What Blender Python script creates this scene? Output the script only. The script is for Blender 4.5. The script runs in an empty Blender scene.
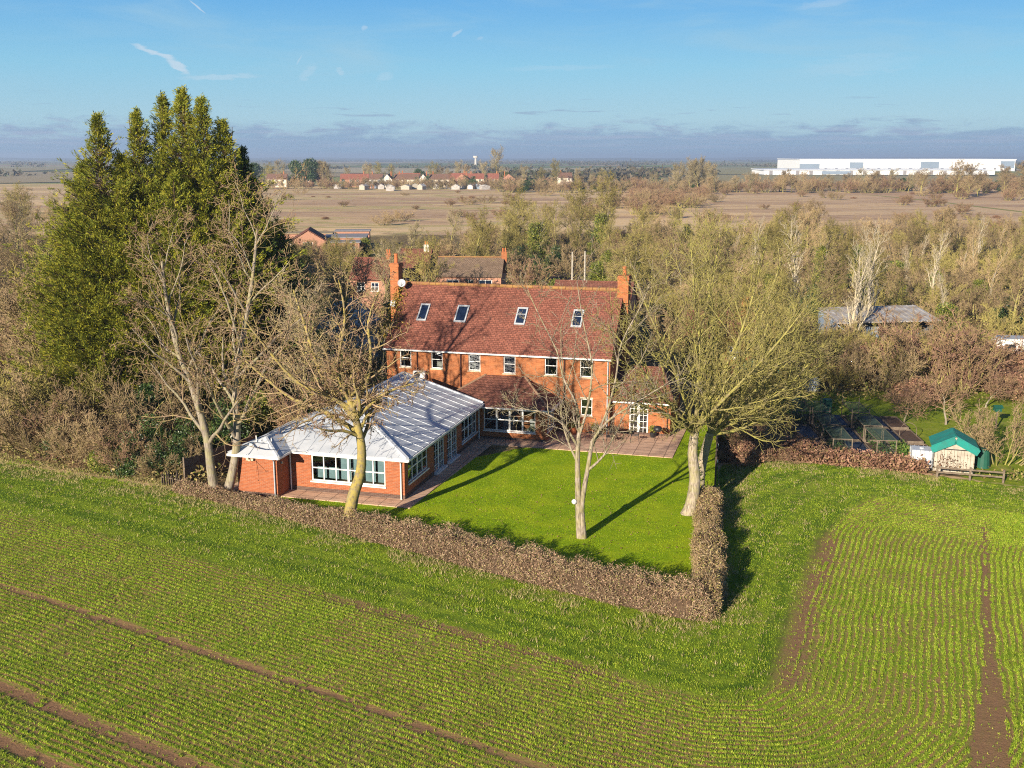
import bpy, math, random
import numpy as np
from math import radians as RAD, pi, sin, cos, sqrt, atan2
from mathutils import Vector, Matrix

# ------------------------------------------------------------------ camera, world, sun
sc = bpy.context.scene
col = sc.collection
cam_d = bpy.data.cameras.new("camera"); cam = bpy.data.objects.new("camera", cam_d); col.objects.link(cam)
CAM_H = 17.0
PITCH = math.atan(226 / 1050)
cam.location = (0, 0, CAM_H); cam.rotation_euler = (pi / 2 - PITCH, 0, 0)
cam_d.sensor_width = 36; cam_d.lens = 1050 / 1024 * 36; cam_d.clip_start = 0.5; cam_d.clip_end = 60000
sc.camera = cam
SUN_AZ, SUN_EL = 31.5, 18.0           # shadows run 31.5 degrees right of straight ahead
sd = bpy.data.lights.new("sun", 'SUN'); sun = bpy.data.objects.new("sun", sd); col.objects.link(sun)
sd.energy = 5.0; sd.angle = RAD(0.55); sd.color = (1.0, 0.87, 0.70)
sun.rotation_euler = Vector((sin(RAD(SUN_AZ)) * cos(RAD(SUN_EL)), cos(RAD(SUN_AZ)) * cos(RAD(SUN_EL)), -sin(RAD(SUN_EL)))).to_track_quat('-Z', 'Y').to_euler()
sc.view_settings.view_transform = 'Standard'; sc.view_settings.look = 'None'
sc.view_settings.exposure = 0.95; sc.view_settings.gamma = 1.0; sc.view_settings.use_curve_mapping = False
sc.render.engine = 'CYCLES'
cy = sc.cycles
cy.max_bounces = 6; cy.diffuse_bounces = 3; cy.glossy_bounces = 3; cy.transmission_bounces = 4
cy.transparent_max_bounces = 12; cy.volume_bounces = 0; cy.caustics_reflective = False; cy.caustics_refractive = False
cy.use_denoising = False; cy.pixel_filter_type = 'BLACKMAN_HARRIS'; cy.filter_width = 1.1

class NT:
    def __init__(s, tree): s.t = tree; s.n = tree.nodes; s.l = tree.links
    def node(s, typ, **kw):
        n = s.n.new(typ)
        for k, v in kw.items():
            setattr(n, k, v)
        return n
    def put(s, sock, v):
        if isinstance(v, bpy.types.NodeSocket): s.l.new(v, sock)
        elif v is not None:
            if sock.type == 'RGBA' and not hasattr(v, '__len__'): v = (v, v, v, 1)
            if hasattr(v, '__len__') and sock.type == 'RGBA' and len(v) == 3: v = (*v, 1)
            sock.default_value = v
    def math(s, op, a, b=None, c=None, clamp=False):
        n = s.node('ShaderNodeMath', operation=op, use_clamp=clamp)
        s.put(n.inputs[0], a); s.put(n.inputs[1], b); s.put(n.inputs[2], c)
        return n.outputs[0]
    def mix(s, f, a, b, blend='MIX'):
        n = s.node('ShaderNodeMix', data_type='RGBA', blend_type=blend)
        s.put(n.inputs[0], f); s.put(n.inputs[6], a); s.put(n.inputs[7], b)
        return n.outputs[2]
    def smooth(s, v, lo, hi):
        n = s.node('ShaderNodeMapRange', interpolation_type='SMOOTHSTEP')
        s.put(n.inputs[0], v); n.inputs[1].default_value = lo; n.inputs[2].default_value = hi
        return n.outputs[0]
    def noise(s, vec, scale, detail=4, rough=0.55, dist=0.0):
        n = s.node('ShaderNodeTexNoise')
        s.put(n.inputs['Vector'], vec); n.inputs['Scale'].default_value = scale; n.inputs['Detail'].default_value = detail
        n.inputs['Roughness'].default_value = rough; n.inputs['Distortion'].default_value = dist
        return n.outputs[0]
    def mapping(s, vec, sc=(1, 1, 1), loc=(0, 0, 0), rot=(0, 0, 0)):
        n = s.node('ShaderNodeMapping'); s.put(n.inputs[0], vec)
        n.inputs['Location'].default_value = loc; n.inputs['Rotation'].default_value = rot; n.inputs['Scale'].default_value = sc
        return n.outputs[0]
    def ramp(s, v, stops):
        n = s.node('ShaderNodeValToRGB'); s.put(n.inputs[0], v); e = n.color_ramp.elements
        while len(e) < len(stops): e.new(0.5)
        for el, (p_, c) in zip(e, stops): el.position = p_; el.color = (*c, 1)
        return n.outputs[0]
    def attr(s, name, out='Fac'):
        n = s.node('ShaderNodeAttribute'); n.attribute_name = name; return n.outputs[out]
    def sep(s, v):
        n = s.node('ShaderNodeSeparateXYZ'); s.put(n.inputs[0], v); return n.outputs
    def comb(s, x, y, z):
        n = s.node('ShaderNodeCombineXYZ'); s.put(n.inputs[0], x); s.put(n.inputs[1], y); s.put(n.inputs[2], z); return n.outputs[0]

# world: Nishita sky with thin cloud
wd = bpy.data.worlds.new("World"); sc.world = wd; wd.use_nodes = True
W = NT(wd.node_tree); W.n.clear()
sky = W.node('ShaderNodeTexSky', sky_type='NISHITA'); sky.sun_disc = False
sky.sun_elevation = RAD(SUN_EL); sky.sun_rotation = RAD(180 + SUN_AZ)
sky.air_density = 1.0; sky.dust_density = 0.6; sky.ozone_density = 2.2; sky.altitude = 50
tc = W.node('ShaderNodeTexCoord').outputs['Generated']
X, Y, Z = W.sep(tc)
el = Z                                              # sine of the elevation
az = W.math('ARCTAN2', X, Y)
STR = 0.10
def skyc(r, g, b):                                  # displayed colour to background value
    k = 1 / 2 ** sc.view_settings.exposure / STR
    lin = lambda c: ((c / 255 + 0.055) / 1.055) ** 2.4 if c > 10 else c / 3300
    return (lin(r) * k, lin(g) * k, lin(b) * k)
skycol = sky.outputs[0]
v2 = W.comb(W.math('MULTIPLY', az, 6.0), W.math('MULTIPLY', el, 26.0), 0.3)
# high thin veil, paler toward the horizon
veil = W.smooth(W.noise(W.mapping(v2, (0.8, 1.1, 1)), 1.1, 6, 0.6, 0.5), 0.42, 0.80)
veil = W.math('MULTIPLY', veil, W.smooth(el, 0.0, 0.10))
clear = W.ramp(el, [(0.0, skyc(158, 190, 214)), (0.035, skyc(162, 205, 226)), (0.08, skyc(134, 198, 230)), (0.155, skyc(78, 162, 228)), (0.27, skyc(40, 112, 190)), (0.6, skyc(18, 62, 130)), (1.0, skyc(12, 46, 105))])
skycol = W.mix(0.92, skycol, clear)
c0 = W.mix(W.math('MULTIPLY', veil, 0.55), skycol, skyc(168, 206, 226))
# low bank of grey-blue cloud with a ragged top
nb = W.noise(W.mapping(v2, (2.6, 2.4, 1), (3.1, 0, 0)), 1.7, 7, 0.66, 0.4)
topn = W.math('ADD', 0.0285, W.math('MULTIPLY', W.math('SUBTRACT', nb, 0.5), 0.062))
bank = W.smooth(W.math('SUBTRACT', topn, el), -0.004, 0.012)
nb2 = W.noise(W.mapping(v2, (1.0, 5.0, 1), (9, 0, 0)), 2.2, 5, 0.6)
bankc = W.mix(W.smooth(nb2, 0.38, 0.66), skyc(130, 160, 197), skyc(160, 176, 206))
bankc = W.mix(W.smooth(el, 0.016, -0.002), bankc, skyc(128, 164, 198))
c1 = W.mix(W.math('MULTIPLY', bank, W.math('ADD', 0.42, W.math('MULTIPLY', nb2, 0.55))), c0, bankc)
# separate small puffs above the bank, on the right
nb3 = W.noise(W.mapping(v2, (1.3, 4.0, 1), (17.3, 2, 0)), 2.0, 5, 0.6, 0.2)
puff = W.math('MULTIPLY', W.smooth(nb3, 0.60, 0.70), W.math('MULTIPLY', W.smooth(el, 0.010, 0.022), W.smooth(el, 0.062, 0.040)))
c1 = W.mix(W.math('MULTIPLY', puff, 0.45), c1, skyc(140, 158, 192))
# wisps and short vapour trails, each an elongated streak in the sky: (azimuth, elevation, half length, half width, slope, strength)
c2 = c1
for (a0, e0, hl, hw, sl, am) in [(-0.316, 0.0895, 0.022, 0.0028, -0.30, 1.0), (-0.297, 0.0785, 0.014, 0.0042, -0.70, 1.0), (-0.262, 0.0700, 0.040, 0.0030, 0.04, 0.5),
                                 (-0.277, 0.1274, 0.010, 0.0009, -0.8, 0.9), (-0.192, 0.0856, 0.006, 0.0010, 1.6, 0.45), (-0.185, 0.0746, 0.012, 0.005, 0.8, 0.30),
                                 (-0.156, 0.0767, 0.003, 0.005, 1.2, 0.4), (-0.133, 0.1136, 0.004, 0.003, 0.9, 0.5), (-0.050, 0.1102, 0.007, 0.0020, 0.6, 0.6), (-0.029, 0.1061, 0.004, 0.0015, 0.3, 0.3),
                                 (-0.116, 0.0719, 0.010, 0.004, 0.3, 0.3), (0.276, 0.1306, 0.03, 0.004, 0.12, 0.3), (0.044, 0.0802, 0.06, 0.003, 0.02, 0.2), (0.308, 0.079, 0.06, 0.010, 0.05, 0.18)]:
    da = W.math('SUBTRACT', az, a0); de = W.math('SUBTRACT', el, e0)
    n1 = W.noise(W.mapping(v2, (1, 1, 1)), 12.0, 4, 0.6)
    de = W.math('ADD', de, W.math('MULTIPLY', W.math('SUBTRACT', n1, 0.5), hw * 2.6))
    k = 1 / sqrt(1 + sl * sl)
    al = W.math('ADD', W.math('MULTIPLY', da, k), W.math('MULTIPLY', de, sl * k))
    ac = W.math('SUBTRACT', W.math('MULTIPLY', de, k), W.math('MULTIPLY', da, sl * k))
    q = W.math('ADD', W.math('POWER', W.math('ABSOLUTE', W.math('DIVIDE', al, hl)), 2.0), W.math('POWER', W.math('ABSOLUTE', W.math('DIVIDE', ac, hw)), 2.0))
    mk = W.smooth(q, 1.0, 0.1)
    c2 = W.mix(W.math('MULTIPLY', mk, am * 0.62), c2, skyc(214, 226, 238))
bg = W.node('ShaderNodeBackground'); W.put(bg.inputs[0], c2); bg.inputs[1].default_value = STR
wo = W.node('ShaderNodeOutputWorld'); W.l.new(bg.outputs[0], wo.inputs[0])

# ------------------------------------------------------------------ materials
MATS = {}
def new_mat(name):
    m = bpy.data.materials.new(name); m.use_nodes = True
    t = NT(m.node_tree); t.n.clear()
    out = t.node('ShaderNodeOutputMaterial')
    b = t.node('ShaderNodeBsdfPrincipled'); t.l.new(b.outputs[0], out.inputs[0])
    MATS[name] = m
    t.b = b; t.out = out
    return m, t
def bump(t, h, strength=0.3, dist=0.02):
    n = t.node('ShaderNodeBump'); n.inputs['Strength'].default_value = strength; n.inputs['Distance'].default_value = dist
    t.put(n.inputs['Height'], h); t.l.new(n.outputs[0], t.b.inputs['Normal'])
def objco(t): return t.node('ShaderNodeTexCoord').outputs['Object']
def simple(name, c, rough=0.7, var=0.25, scale=3.0, spec=0.3, metal=0.0, bmp=0.0, rnd=0.0, c2=None, cut=(0.35, 0.7)):
    m, t = new_mat(name); co = objco(t)
    n = t.noise(co, scale, 5, 0.6)
    cc = t.mix(t.smooth(n, *cut), c, c2 if c2 else tuple(v * (1 - var) for v in c))
    if c2: cc = t.mix(t.math('MULTIPLY', t.noise(co, scale * 5, 3), var), cc, (0, 0, 0))
    if rnd:
        r = t.node('ShaderNodeObjectInfo').outputs['Random']
        h = t.node('ShaderNodeHueSaturation'); t.put(h.inputs['Color'], cc)
        t.put(h.inputs['Value'], t.math('ADD', 1 - rnd, t.math('MULTIPLY', r, 2 * rnd)))
        t.put(h.inputs['Hue'], t.math('ADD', 0.5 - rnd * 0.05, t.math('MULTIPLY', t.math('FRACT', t.math('MULTIPLY', r, 7.3)), rnd * 0.10)))
        cc = h.outputs[0]
    t.put(t.b.inputs['Base Color'], cc); t.b.inputs['Roughness'].default_value = rough
    t.b.inputs['Specular IOR Level'].default_value = spec; t.b.inputs['Metallic'].default_value = metal
    if bmp: bump(t, n, bmp, 0.03)
    return m
def leafmat(name, cols, rough=0.6, trans=0.25, rnd=0.12, spec=0.25):
    """leaf or grass blade colour from the per-face attribute 'rnd'"""
    m, t = new_mat(name)
    a = t.attr('rnd'); k = len(cols)
    cc = t.ramp(a, [(i / (k - 1), c) for i, c in enumerate(cols)])
    co = objco(t)
    n = t.noise(co, 0.6, 3)
    h = t.node('ShaderNodeHueSaturation'); t.put(h.inputs['Color'], cc)
    r = t.node('ShaderNodeObjectInfo').outputs['Random']
    t.put(h.inputs['Value'], t.math('ADD', t.math('MULTIPLY', n, 0.7), t.math('ADD', 0.65 - rnd, t.math('MULTIPLY', r, 2 * rnd))))
    t.put(t.b.inputs['Base Color'], h.outputs[0]); t.b.inputs['Roughness'].default_value = rough
    t.b.inputs['Specular IOR Level'].default_value = spec
    if trans:
        tr = t.node('ShaderNodeBsdfTranslucent'); t.put(tr.inputs[0], h.outputs[0])
        mx = t.node('ShaderNodeMixShader'); mx.inputs[0].default_value = trans
        t.l.new(t.b.outputs[0], mx.inputs[1]); t.l.new(tr.outputs[0], mx.inputs[2]); t.l.new(mx.outputs[0], t.out.inputs[0])
    return m

def brickmat(name, c1, c2, mortar, dirt=(0.10, 0.06, 0.04), dirtamt=0.5):
    m, t = new_mat(name); co = objco(t); x, y, z = t.sep(co)
    v = t.comb(t.math('ADD', x, y), z, 0)
    b = t.node('ShaderNodeTexBrick'); t.put(b.inputs['Vector'], v)
    b.inputs['Scale'].default_value = 1.0; b.inputs['Brick Width'].default_value = 0.225; b.inputs['Row Height'].default_value = 0.075
    b.inputs['Mortar Size'].default_value = 0.008; b.inputs['Mortar Smooth'].default_value = 0.3
    t.put(b.inputs['Color1'], c1); t.put(b.inputs['Color2'], c2); t.put(b.inputs['Mortar'], mortar)
    n = t.noise(co, 1.3, 6, 0.65)
    cc = t.mix(t.math('MULTIPLY', t.smooth(n, 0.5, 0.75), dirtamt), b.outputs[0], dirt)
    n2 = t.noise(t.mapping(co, (4.4, 4.4, 13)), 1.0, 2)
    cc = t.mix(t.math('MULTIPLY', t.smooth(n2, 0.30, 0.8), 0.45), cc, tuple(v_ * 0.45 for v_ in c1))
    t.put(t.b.inputs['Base Color'], cc); t.b.inputs['Roughness'].default_value = 0.9; t.b.inputs['Specular IOR Level'].default_value = 0.15
    bump(t, b.outputs['Fac'], -0.5, 0.01)
    return m
def tilemat(name, c1, c2, moss=(0.16, 0.14, 0.03), mossamt=0.5, axis='x', course=0.16):
    """plain tiles in courses running up the slope; works on any slope through height z"""
    m, t = new_mat(name); co = objco(t); x, y, z = t.sep(co)
    along = t.math('ADD', x, t.math('MULTIPLY', y, 1.0)) if axis == 'xy' else x
    v = t.comb(along, t.math('MULTIPLY', z, 1.55), 0)
    b = t.node('ShaderNodeTexBrick'); t.put(b.inputs['Vector'], v)
    b.inputs['Scale'].default_value = 1.0; b.inputs['Brick Width'].default_value = 0.25; b.inputs['Row Height'].default_value = course
    b.inputs['Mortar Size'].default_value = 0.016; b.inputs['Bias'].default_value = -0.1
    t.put(b.inputs['Color1'], c1); t.put(b.inputs['Color2'], c2); t.put(b.inputs['Mortar'], tuple(v_ * 0.25 for v_ in c1))
    n2 = t.noise(t.mapping(co, (5, 5, 8)), 1.0, 3, 0.7)
    cc = t.mix(t.smooth(n2, 0.42, 0.70), b.outputs[0], tuple(v_ * 0.38 for v_ in c1))
    n3 = t.noise(co, 2.6, 6, 0.7)
    cc = t.mix(t.math('MULTIPLY', t.smooth(n3, 0.60, 0.74), 0.6), cc, (0.36, 0.22, 0.15))
    n = t.noise(co, 0.8, 7, 0.7)
    cc = t.mix(t.math('MULTIPLY', t.smooth(n, 0.56, 0.72), mossamt), cc, moss)
    t.put(t.b.inputs['Base Color'], cc); t.b.inputs['Roughness'].default_value = 0.85; t.b.inputs['Specular IOR Level'].default_value = 0.2
    bump(t, t.math('ADD', b.outputs['Fac'], t.math('MULTIPLY', n2, -1.2)), -0.7, 0.03)
    return m
def barkmat(name, base, dark, lichen, amt=0.5, scale=2.5, rnd=0.12):
    m, t = new_mat(name); co = objco(t)
    n = t.noise(co, scale, 6, 0.65); n2 = t.noise(t.mapping(co, (6, 6, 1.2)), 2.5, 4, 0.6)
    cc = t.mix(t.smooth(n2, 0.35, 0.7), base, dark)
    cc = t.mix(t.math('MULTIPLY', t.smooth(n, 0.5 - amt * 0.3, 0.72 - amt * 0.25), min(1, amt * 1.6)), cc, lichen)
    r = t.node('ShaderNodeObjectInfo').outputs['Random']
    h = t.node('ShaderNodeHueSaturation'); t.put(h.inputs['Color'], cc)
    t.put(h.inputs['Value'], t.math('ADD', 1 - rnd, t.math('MULTIPLY', r, 2 * rnd)))
    t.put(t.b.inputs['Base Color'], h.outputs[0]); t.b.inputs['Roughness'].default_value = 0.9; t.b.inputs['Specular IOR Level'].default_value = 0.15
    bump(t, n2, 0.4, 0.02)
    return m

brick = brickmat('brick_orange', (0.43, 0.155, 0.058), (0.32, 0.100, 0.038), (0.38, 0.20, 0.11), dirtamt=0.35)
brick_b = brickmat('brick_annex', (0.40, 0.125, 0.050), (0.30, 0.088, 0.038), (0.34, 0.20, 0.13), dirtamt=0.3)
brick_dark = brickmat('brick_plinth', (0.12, 0.07, 0.055), (0.09, 0.055, 0.045), (0.2, 0.16, 0.13))
brick_pink = brickmat('brick_pink', (0.48, 0.24, 0.16), (0.42, 0.2, 0.13), (0.4, 0.28, 0.2))
tile = tilemat('tile_red', (0.285, 0.108, 0.074), (0.20, 0.076, 0.054), moss=(0.11, 0.065, 0.045), mossamt=0.5)
tile_b = tilemat('tile_brown', (0.24, 0.10, 0.07), (0.17, 0.07, 0.05), mossamt=0.35, axis='xy')
tile_g = tilemat('tile_grey', (0.27, 0.19, 0.13), (0.20, 0.14, 0.10), moss=(0.26, 0.21, 0.08), mossamt=0.7)
ridge_m = simple('ridge_lichen', (0.38, 0.22, 0.07), 0.9, 0.4, 4, c2=(0.26, 0.11, 0.07))
white = simple('white_paint', (0.78, 0.77, 0.74), 0.45, 0.12, 2, 0.4)
cream = simple('cream_stone', (0.58, 0.50, 0.36), 0.8, 0.15, 3)
black = simple('black_metal', (0.02, 0.02, 0.022), 0.45, 0.3, 5, 0.5)
brownpipe = simple('dark_pipe', (0.07, 0.03, 0.025), 0.5, 0.2, 5)
greypipe = simple('grey_paint', (0.42, 0.45, 0.48), 0.5, 0.2, 5)
terracotta = simple('terracotta', (0.52, 0.16, 0.06), 0.8, 0.3, 4)
carpet = simple('interior_floor', (0.22, 0.16, 0.11), 0.9, 0.2)
plaster = simple('interior_plaster', (0.45, 0.42, 0.36), 0.9, 0.1)
blind_teal = simple('blind_teal', (0.30, 0.42, 0.42), 0.8, 0.2)
curtain = simple('curtain', (0.62, 0.58, 0.50), 0.9, 0.15)
timber = simple('weathered_timber', (0.24, 0.19, 0.14), 0.9, 0.4, 6, c2=(0.15, 0.11, 0.08))
dark_timber = simple('dark_timber', (0.075, 0.055, 0.045), 0.9, 0.4, 6)
rubber = simple('rubber', (0.03, 0.03, 0.03), 0.8)

def sheetmetal():
    m, t = new_mat('white_sheet_roof'); co = objco(t)
    n = t.noise(t.mapping(co, (0.5, 0.5, 0.5)), 1.5, 6, 0.6)
    n2 = t.noise(co, 9, 4, 0.7)
    cc = t.mix(t.smooth(n, 0.35, 0.75), (0.55, 0.58, 0.61), (0.42, 0.46, 0.50))
    cc = t.mix(t.math('MULTIPLY', t.smooth(n2, 0.60, 0.75), 0.5), cc, (0.36, 0.33, 0.29))
    t.put(t.b.inputs['Base Color'], cc); t.b.inputs['Roughness'].default_value = 0.42; t.b.inputs['Specular IOR Level'].default_value = 0.5
    return m
sheet = sheetmetal()
def glassmat(name, tint=(0.75, 0.82, 0.85), refl=0.55):
    m, t = new_mat(name); t.n.remove(t.b)
    tr = t.node('ShaderNodeBsdfTransparent'); tr.inputs[0].default_value = (*tint, 1)
    gl = t.node('ShaderNodeBsdfGlossy'); gl.inputs[0].default_value = (0.9, 0.95, 1, 1); gl.inputs['Roughness'].default_value = 0.02
    fr = t.node('ShaderNodeFresnel'); fr.inputs[0].default_value = 1.6
    f = t.math('ADD', t.math('MULTIPLY', fr.outputs[0], 1.3), refl * 0.12, clamp=True)
    mx = t.node('ShaderNodeMixShader'); t.put(mx.inputs[0], f)
    t.l.new(tr.outputs[0], mx.inputs[1]); t.l.new(gl.outputs[0], mx.inputs[2]); t.l.new(mx.outputs[0], t.out.inputs[0])
    return m
glass = glassmat('window_glass')
glass_dark = glassmat('roof_window_glass', (0.25, 0.32, 0.40), 1.2)

# ------------------------------------------------------------------ object helpers
def tag(o, label=None, cat=None, group=None, kind=None):
    if label: o['label'] = label
    if cat: o['category'] = cat
    if group: o['group'] = group
    if kind: o['kind'] = kind
    return o
def empty(name, loc=(0, 0, 0), rz=0.0, label=None, cat=None, group=None):
    o = bpy.data.objects.new(name, None); col.objects.link(o)
    o.location = loc; o.rotation_euler = (0, 0, rz); o.empty_display_size = 0.3
    return tag(o, label, cat, group)
def link(name, me, parent=None, mat=None):
    o = bpy.data.objects.new(name, me); col.objects.link(o)
    if mat is not None: me.materials.append(mat)
    if parent is not None: o.parent = parent
    return o
def npmesh(name, V, F, rnd=None, smooth=False):
    """V (n,3), F (m,k) index arrays with one k"""
    me = bpy.data.meshes.new(name); V = np.asarray(V, np.float32); F = np.asarray(F, np.int32)
    m, k = F.shape
    me.vertices.add(len(V)); me.vertices.foreach_set('co', V.ravel())
    me.loops.add(m * k); me.loops.foreach_set('vertex_index', F.ravel())
    me.polygons.add(m); me.polygons.foreach_set('loop_start', np.arange(0, m * k, k, dtype=np.int32))
    try: me.polygons.foreach_set('loop_total', np.full(m, k, dtype=np.int32))
    except Exception: pass
    if smooth: me.polygons.foreach_set('use_smooth', np.ones(m, bool))
    if rnd is not None:
        a = me.attributes.new('rnd', 'FLOAT', 'FACE'); a.data.foreach_set('value', np.asarray(rnd, np.float32))
    me.update(calc_edges=True)
    return me
def copy_tree(o, parent=None):
    c = o.copy(); col.objects.link(c)
    if parent is not None: c.parent = parent
    for ch in list(o.children): copy_tree(ch, c)
    return c

class MB:
    def __init__(s): s.v = []; s.f = []
    def poly(s, pts):
        b = len(s.v); s.v += [tuple(p) for p in pts]; s.f.append(list(range(b, b + len(pts)))); return s
    def box(s, x0, x1, y0, y1, z0, z1):
        b = len(s.v)
        s.v += [(x0, y0, z0), (x1, y0, z0), (x1, y1, z0), (x0, y1, z0), (x0, y0, z1), (x1, y0, z1), (x1, y1, z1), (x0, y1, z1)]
        for q in [(0, 3, 2, 1), (4, 5, 6, 7), (0, 1, 5, 4), (1, 2, 6, 5), (2, 3, 7, 6), (3, 0, 4, 7)]: s.f.append([b + i for i in q])
        return s
    def slab(s, pts, t):
        """planar polygon pts (counter-clockwise seen from above) thickened downward along its normal"""
        P = [Vector(p) for p in pts]; n = Vector((0, 0, 0))
        for i in range(len(P)):
            a, c = P[i], P[(i + 1) % len(P)]
            n += Vector(((a.y - c.y) * (a.z + c.z), (a.z - c.z) * (a.x + c.x), (a.x - c.x) * (a.y + c.y)))
        n.normalize()
        Q = [p - n * t for p in P]; b = len(s.v); k = len(P)
        s.v += [tuple(p) for p in P] + [tuple(q) for q in Q]
        s.f.append([b + i for i in range(k)]); s.f.append([b + k + i for i in reversed(range(k))])
        for i in range(k):
            j = (i + 1) % k; s.f.append([b + j, b + i, b + k + i, b + k + j])
        return s
    def prism(s, pts, z0, z1):
        b = len(s.v); k = len(pts)
        s.v += [(x, y, z0) for x, y in pts] + [(x, y, z1) for x, y in pts]
        s.f.append([b + i for i in reversed(range(k))]); s.f.append([b + k + i for i in range(k)])
        for i in range(k):
            j = (i + 1) % k; s.f.append([b + i, b + j, b + k + j, b + k + i])
        return s
    def tube(s, pts, rads, n=8, caps=True):
        P = [Vector(p) for p in pts]; b = len(s.v)
        if not hasattr(rads, '__len__'): rads = [rads] * len(P)
        for i, p in enumerate(P):
            d = (P[min(i + 1, len(P) - 1)] - P[max(i - 1, 0)]).normalized()
            a = Vector((0, 0, 1)) if abs(d.z) < 0.9 else Vector((1, 0, 0))
            u = d.cross(a).normalized(); w_ = d.cross(u)
            for k in range(n):
                t = 2 * pi * k / n; s.v.append(tuple(p + (u * cos(t) + w_ * sin(t)) * rads[i]))
        for i in range(len(P) - 1):
            for k in range(n):
                k2 = (k + 1) % n
                s.f.append([b + i * n + k, b + (i + 1) * n + k, b + (i + 1) * n + k2, b + i * n + k2])
        if caps:
            s.f.append([b + k for k in range(n)]); e = b + (len(P) - 1) * n; s.f.append([e + k for k in reversed(range(n))])
        return s
    def bar(s, a, c, w_, h, up=(0, 0, 1)):
        a = Vector(a); c = Vector(c); d = (c - a).normalized(); u = d.cross(Vector(up)).normalized(); n = u.cross(d)
        b = len(s.v)
        for p in (a, c):
            for (i, j) in ((-1, -1), (1, -1), (1, 1), (-1, 1)): s.v.append(tuple(p + u * (i * w_ / 2) + n * (j * h / 2)))
        for q in [(0, 1, 2, 3), (7, 6, 5, 4), (0, 4, 5, 1), (1, 5, 6, 2), (2, 6, 7, 3), (3, 7, 4, 0)]: s.f.append([b + i for i in q])
        return s
    def build(s, name, mat, parent=None, smooth=False, bevel=0.0):
        me = bpy.data.meshes.new(name); me.from_pydata(s.v, [], s.f); me.update()
        if smooth: me.polygons.foreach_set('use_smooth', [True] * len(me.polygons))
        o = link(name, me, parent, mat)
        if bevel:
            md = o.modifiers.new('bevel', 'BEVEL'); md.width = bevel; md.segments = 1; md.limit_method = 'ANGLE'
        return o

# ------------------------------------------------------------------ ground
rng = np.random.default_rng(7)
C_LINE = np.array([(-90, 84), (-60, 68.2), (-40, 57.4), (-25, 49.3), (-14.8, 43.6), (-3, 36.5), (1.5, 33.7), (4.4, 31.9), (6.3, 30.9), (7.7, 30.8), (8.8, 31.9), (10.0, 34.8), (11.3, 38.2), (12.8, 41.8), (14.6, 46.0), (16.6, 49.4), (18.7, 51.6)])
TOP_LINE = np.array([(18.7, 51.6), (25, 48.9), (33, 45.2), (60, 32.5), (90, 18)])
def seg_dist(P, L):
    """unsigned distance, signed side (positive on the right of travel), gradient"""
    best = np.full(len(P), 1e9); side = np.zeros(len(P)); g = np.zeros((len(P), 2))
    for a, b in zip(L[:-1], L[1:]):
        d = b - a; t = np.clip(((P - a) @ d) / (d @ d), 0, 1); q = a + t[:, None] * d; r = P - q
        dist = np.hypot(r[:, 0], r[:, 1]); cr = d[0] * r[:, 1] - d[1] * r[:, 0]
        m = dist < best
        best[m] = dist[m]; side[m] = np.where(cr[m] < 0, 1, -1); g[m] = (r / np.maximum(dist, 1e-6)[:, None])[m]
    return best, side, g
def dC(P):
    """signed distance from the edge of the crop (positive inside the field)"""
    b, s, g = seg_dist(P, C_LINE)
    b2, s2, g2 = seg_dist(P, TOP_LINE)
    # the two lines together bound the field; beyond the top line it is grass margin again
    return b * s, g * s[:, None], b2 * s2, g2 * s2[:, None]
def axis(fine0, fine1, step, lo, hi, growth=1.22):
    a = list(np.arange(fine0, fine1 + 1e-6, step)); s_ = step
    x = fine1
    while x < hi: s_ *= growth; x += s_; a.append(min(x, hi))
    x = fine0; s_ = step; pre = []
    while x > lo: s_ *= growth; x -= s_; pre.append(max(x, lo))
    return np.array(pre[::-1] + a)
gx = axis(-36, 42, 0.6, -9000, 9000); gy = axis(20, 80, 0.6, -300, 12500)
XX, YY = np.meshgrid(gx, gy, indexing='ij'); P2 = np.stack([XX.ravel(), YY.ravel()], 1)
d1, _, d2, _ = dC(P2)
ncol = len(gy); idx = np.arange(len(P2)).reshape(len(gx), len(gy))
F = np.stack([idx[:-1, :-1], idx[1:, :-1], idx[1:, 1:], idx[:-1, 1:]], -1).reshape(-1, 4)
ZZ = np.zeros(len(P2))
def field_mask(P, d1, d2):
    return (P[:, 0] < 18.7) | (d2 > 0)
def sm(v, a, b): t = np.clip((v - a) / (b - a), 0, 1); return t * t * (3 - 2 * t)
HF = np.array([(-44.0, 71), (-29.5, 58.0), (-24, 55.5), (-17.8, 52.9), (-12.5, 49.6), (-7.2, 46.0), (-1.9, 42.4), (3.2, 39.0), (6.6, 37.1), (7.5, 37.5), (8.4, 42.5), (9.2, 47), (10.2, 51.2), (10.9, 53.5), (11.6, 57.2), (15.2, 58.2), (20.5, 56.6), (24.8, 54.4), (30, 51.6), (40, 47.0), (60, 38)])   # line of hedges and garden boundary
hb, hs, _ = seg_dist(P2, HF); outer = hb * hs         # > 0 on the field side
crop = np.where(P2[:, 0] < 18.7, d1, np.minimum(d2, np.where(d1 < 40, 99, d1)))
grass_w = sm(outer, -0.3, 0.5)
orch = sm(P2[:, 0], 23.5, 25.5) * sm(-outer, -0.5, 0.5) * sm(78 + 0.0 * P2[:, 0] - P2[:, 1], -2, 5) * (P2[:, 0] < 60)
orch = np.maximum(orch, sm(P2[:, 0], 17.5, 19.5) * sm(-outer, -0.5, 0.5) * sm(76 - P2[:, 1], -2, 2) * sm(P2[:, 1], 67.5, 69.5) * (P2[:, 0] < 40))
litter = sm(-outer, -0.3, 0.8) * sm(245 - P2[:, 1] + 0.12 * P2[:, 0], -15, 15)
far = sm(P2[:, 1], 640, 760)
gm = npmesh('ground', np.column_stack([P2, ZZ]), F)
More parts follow.
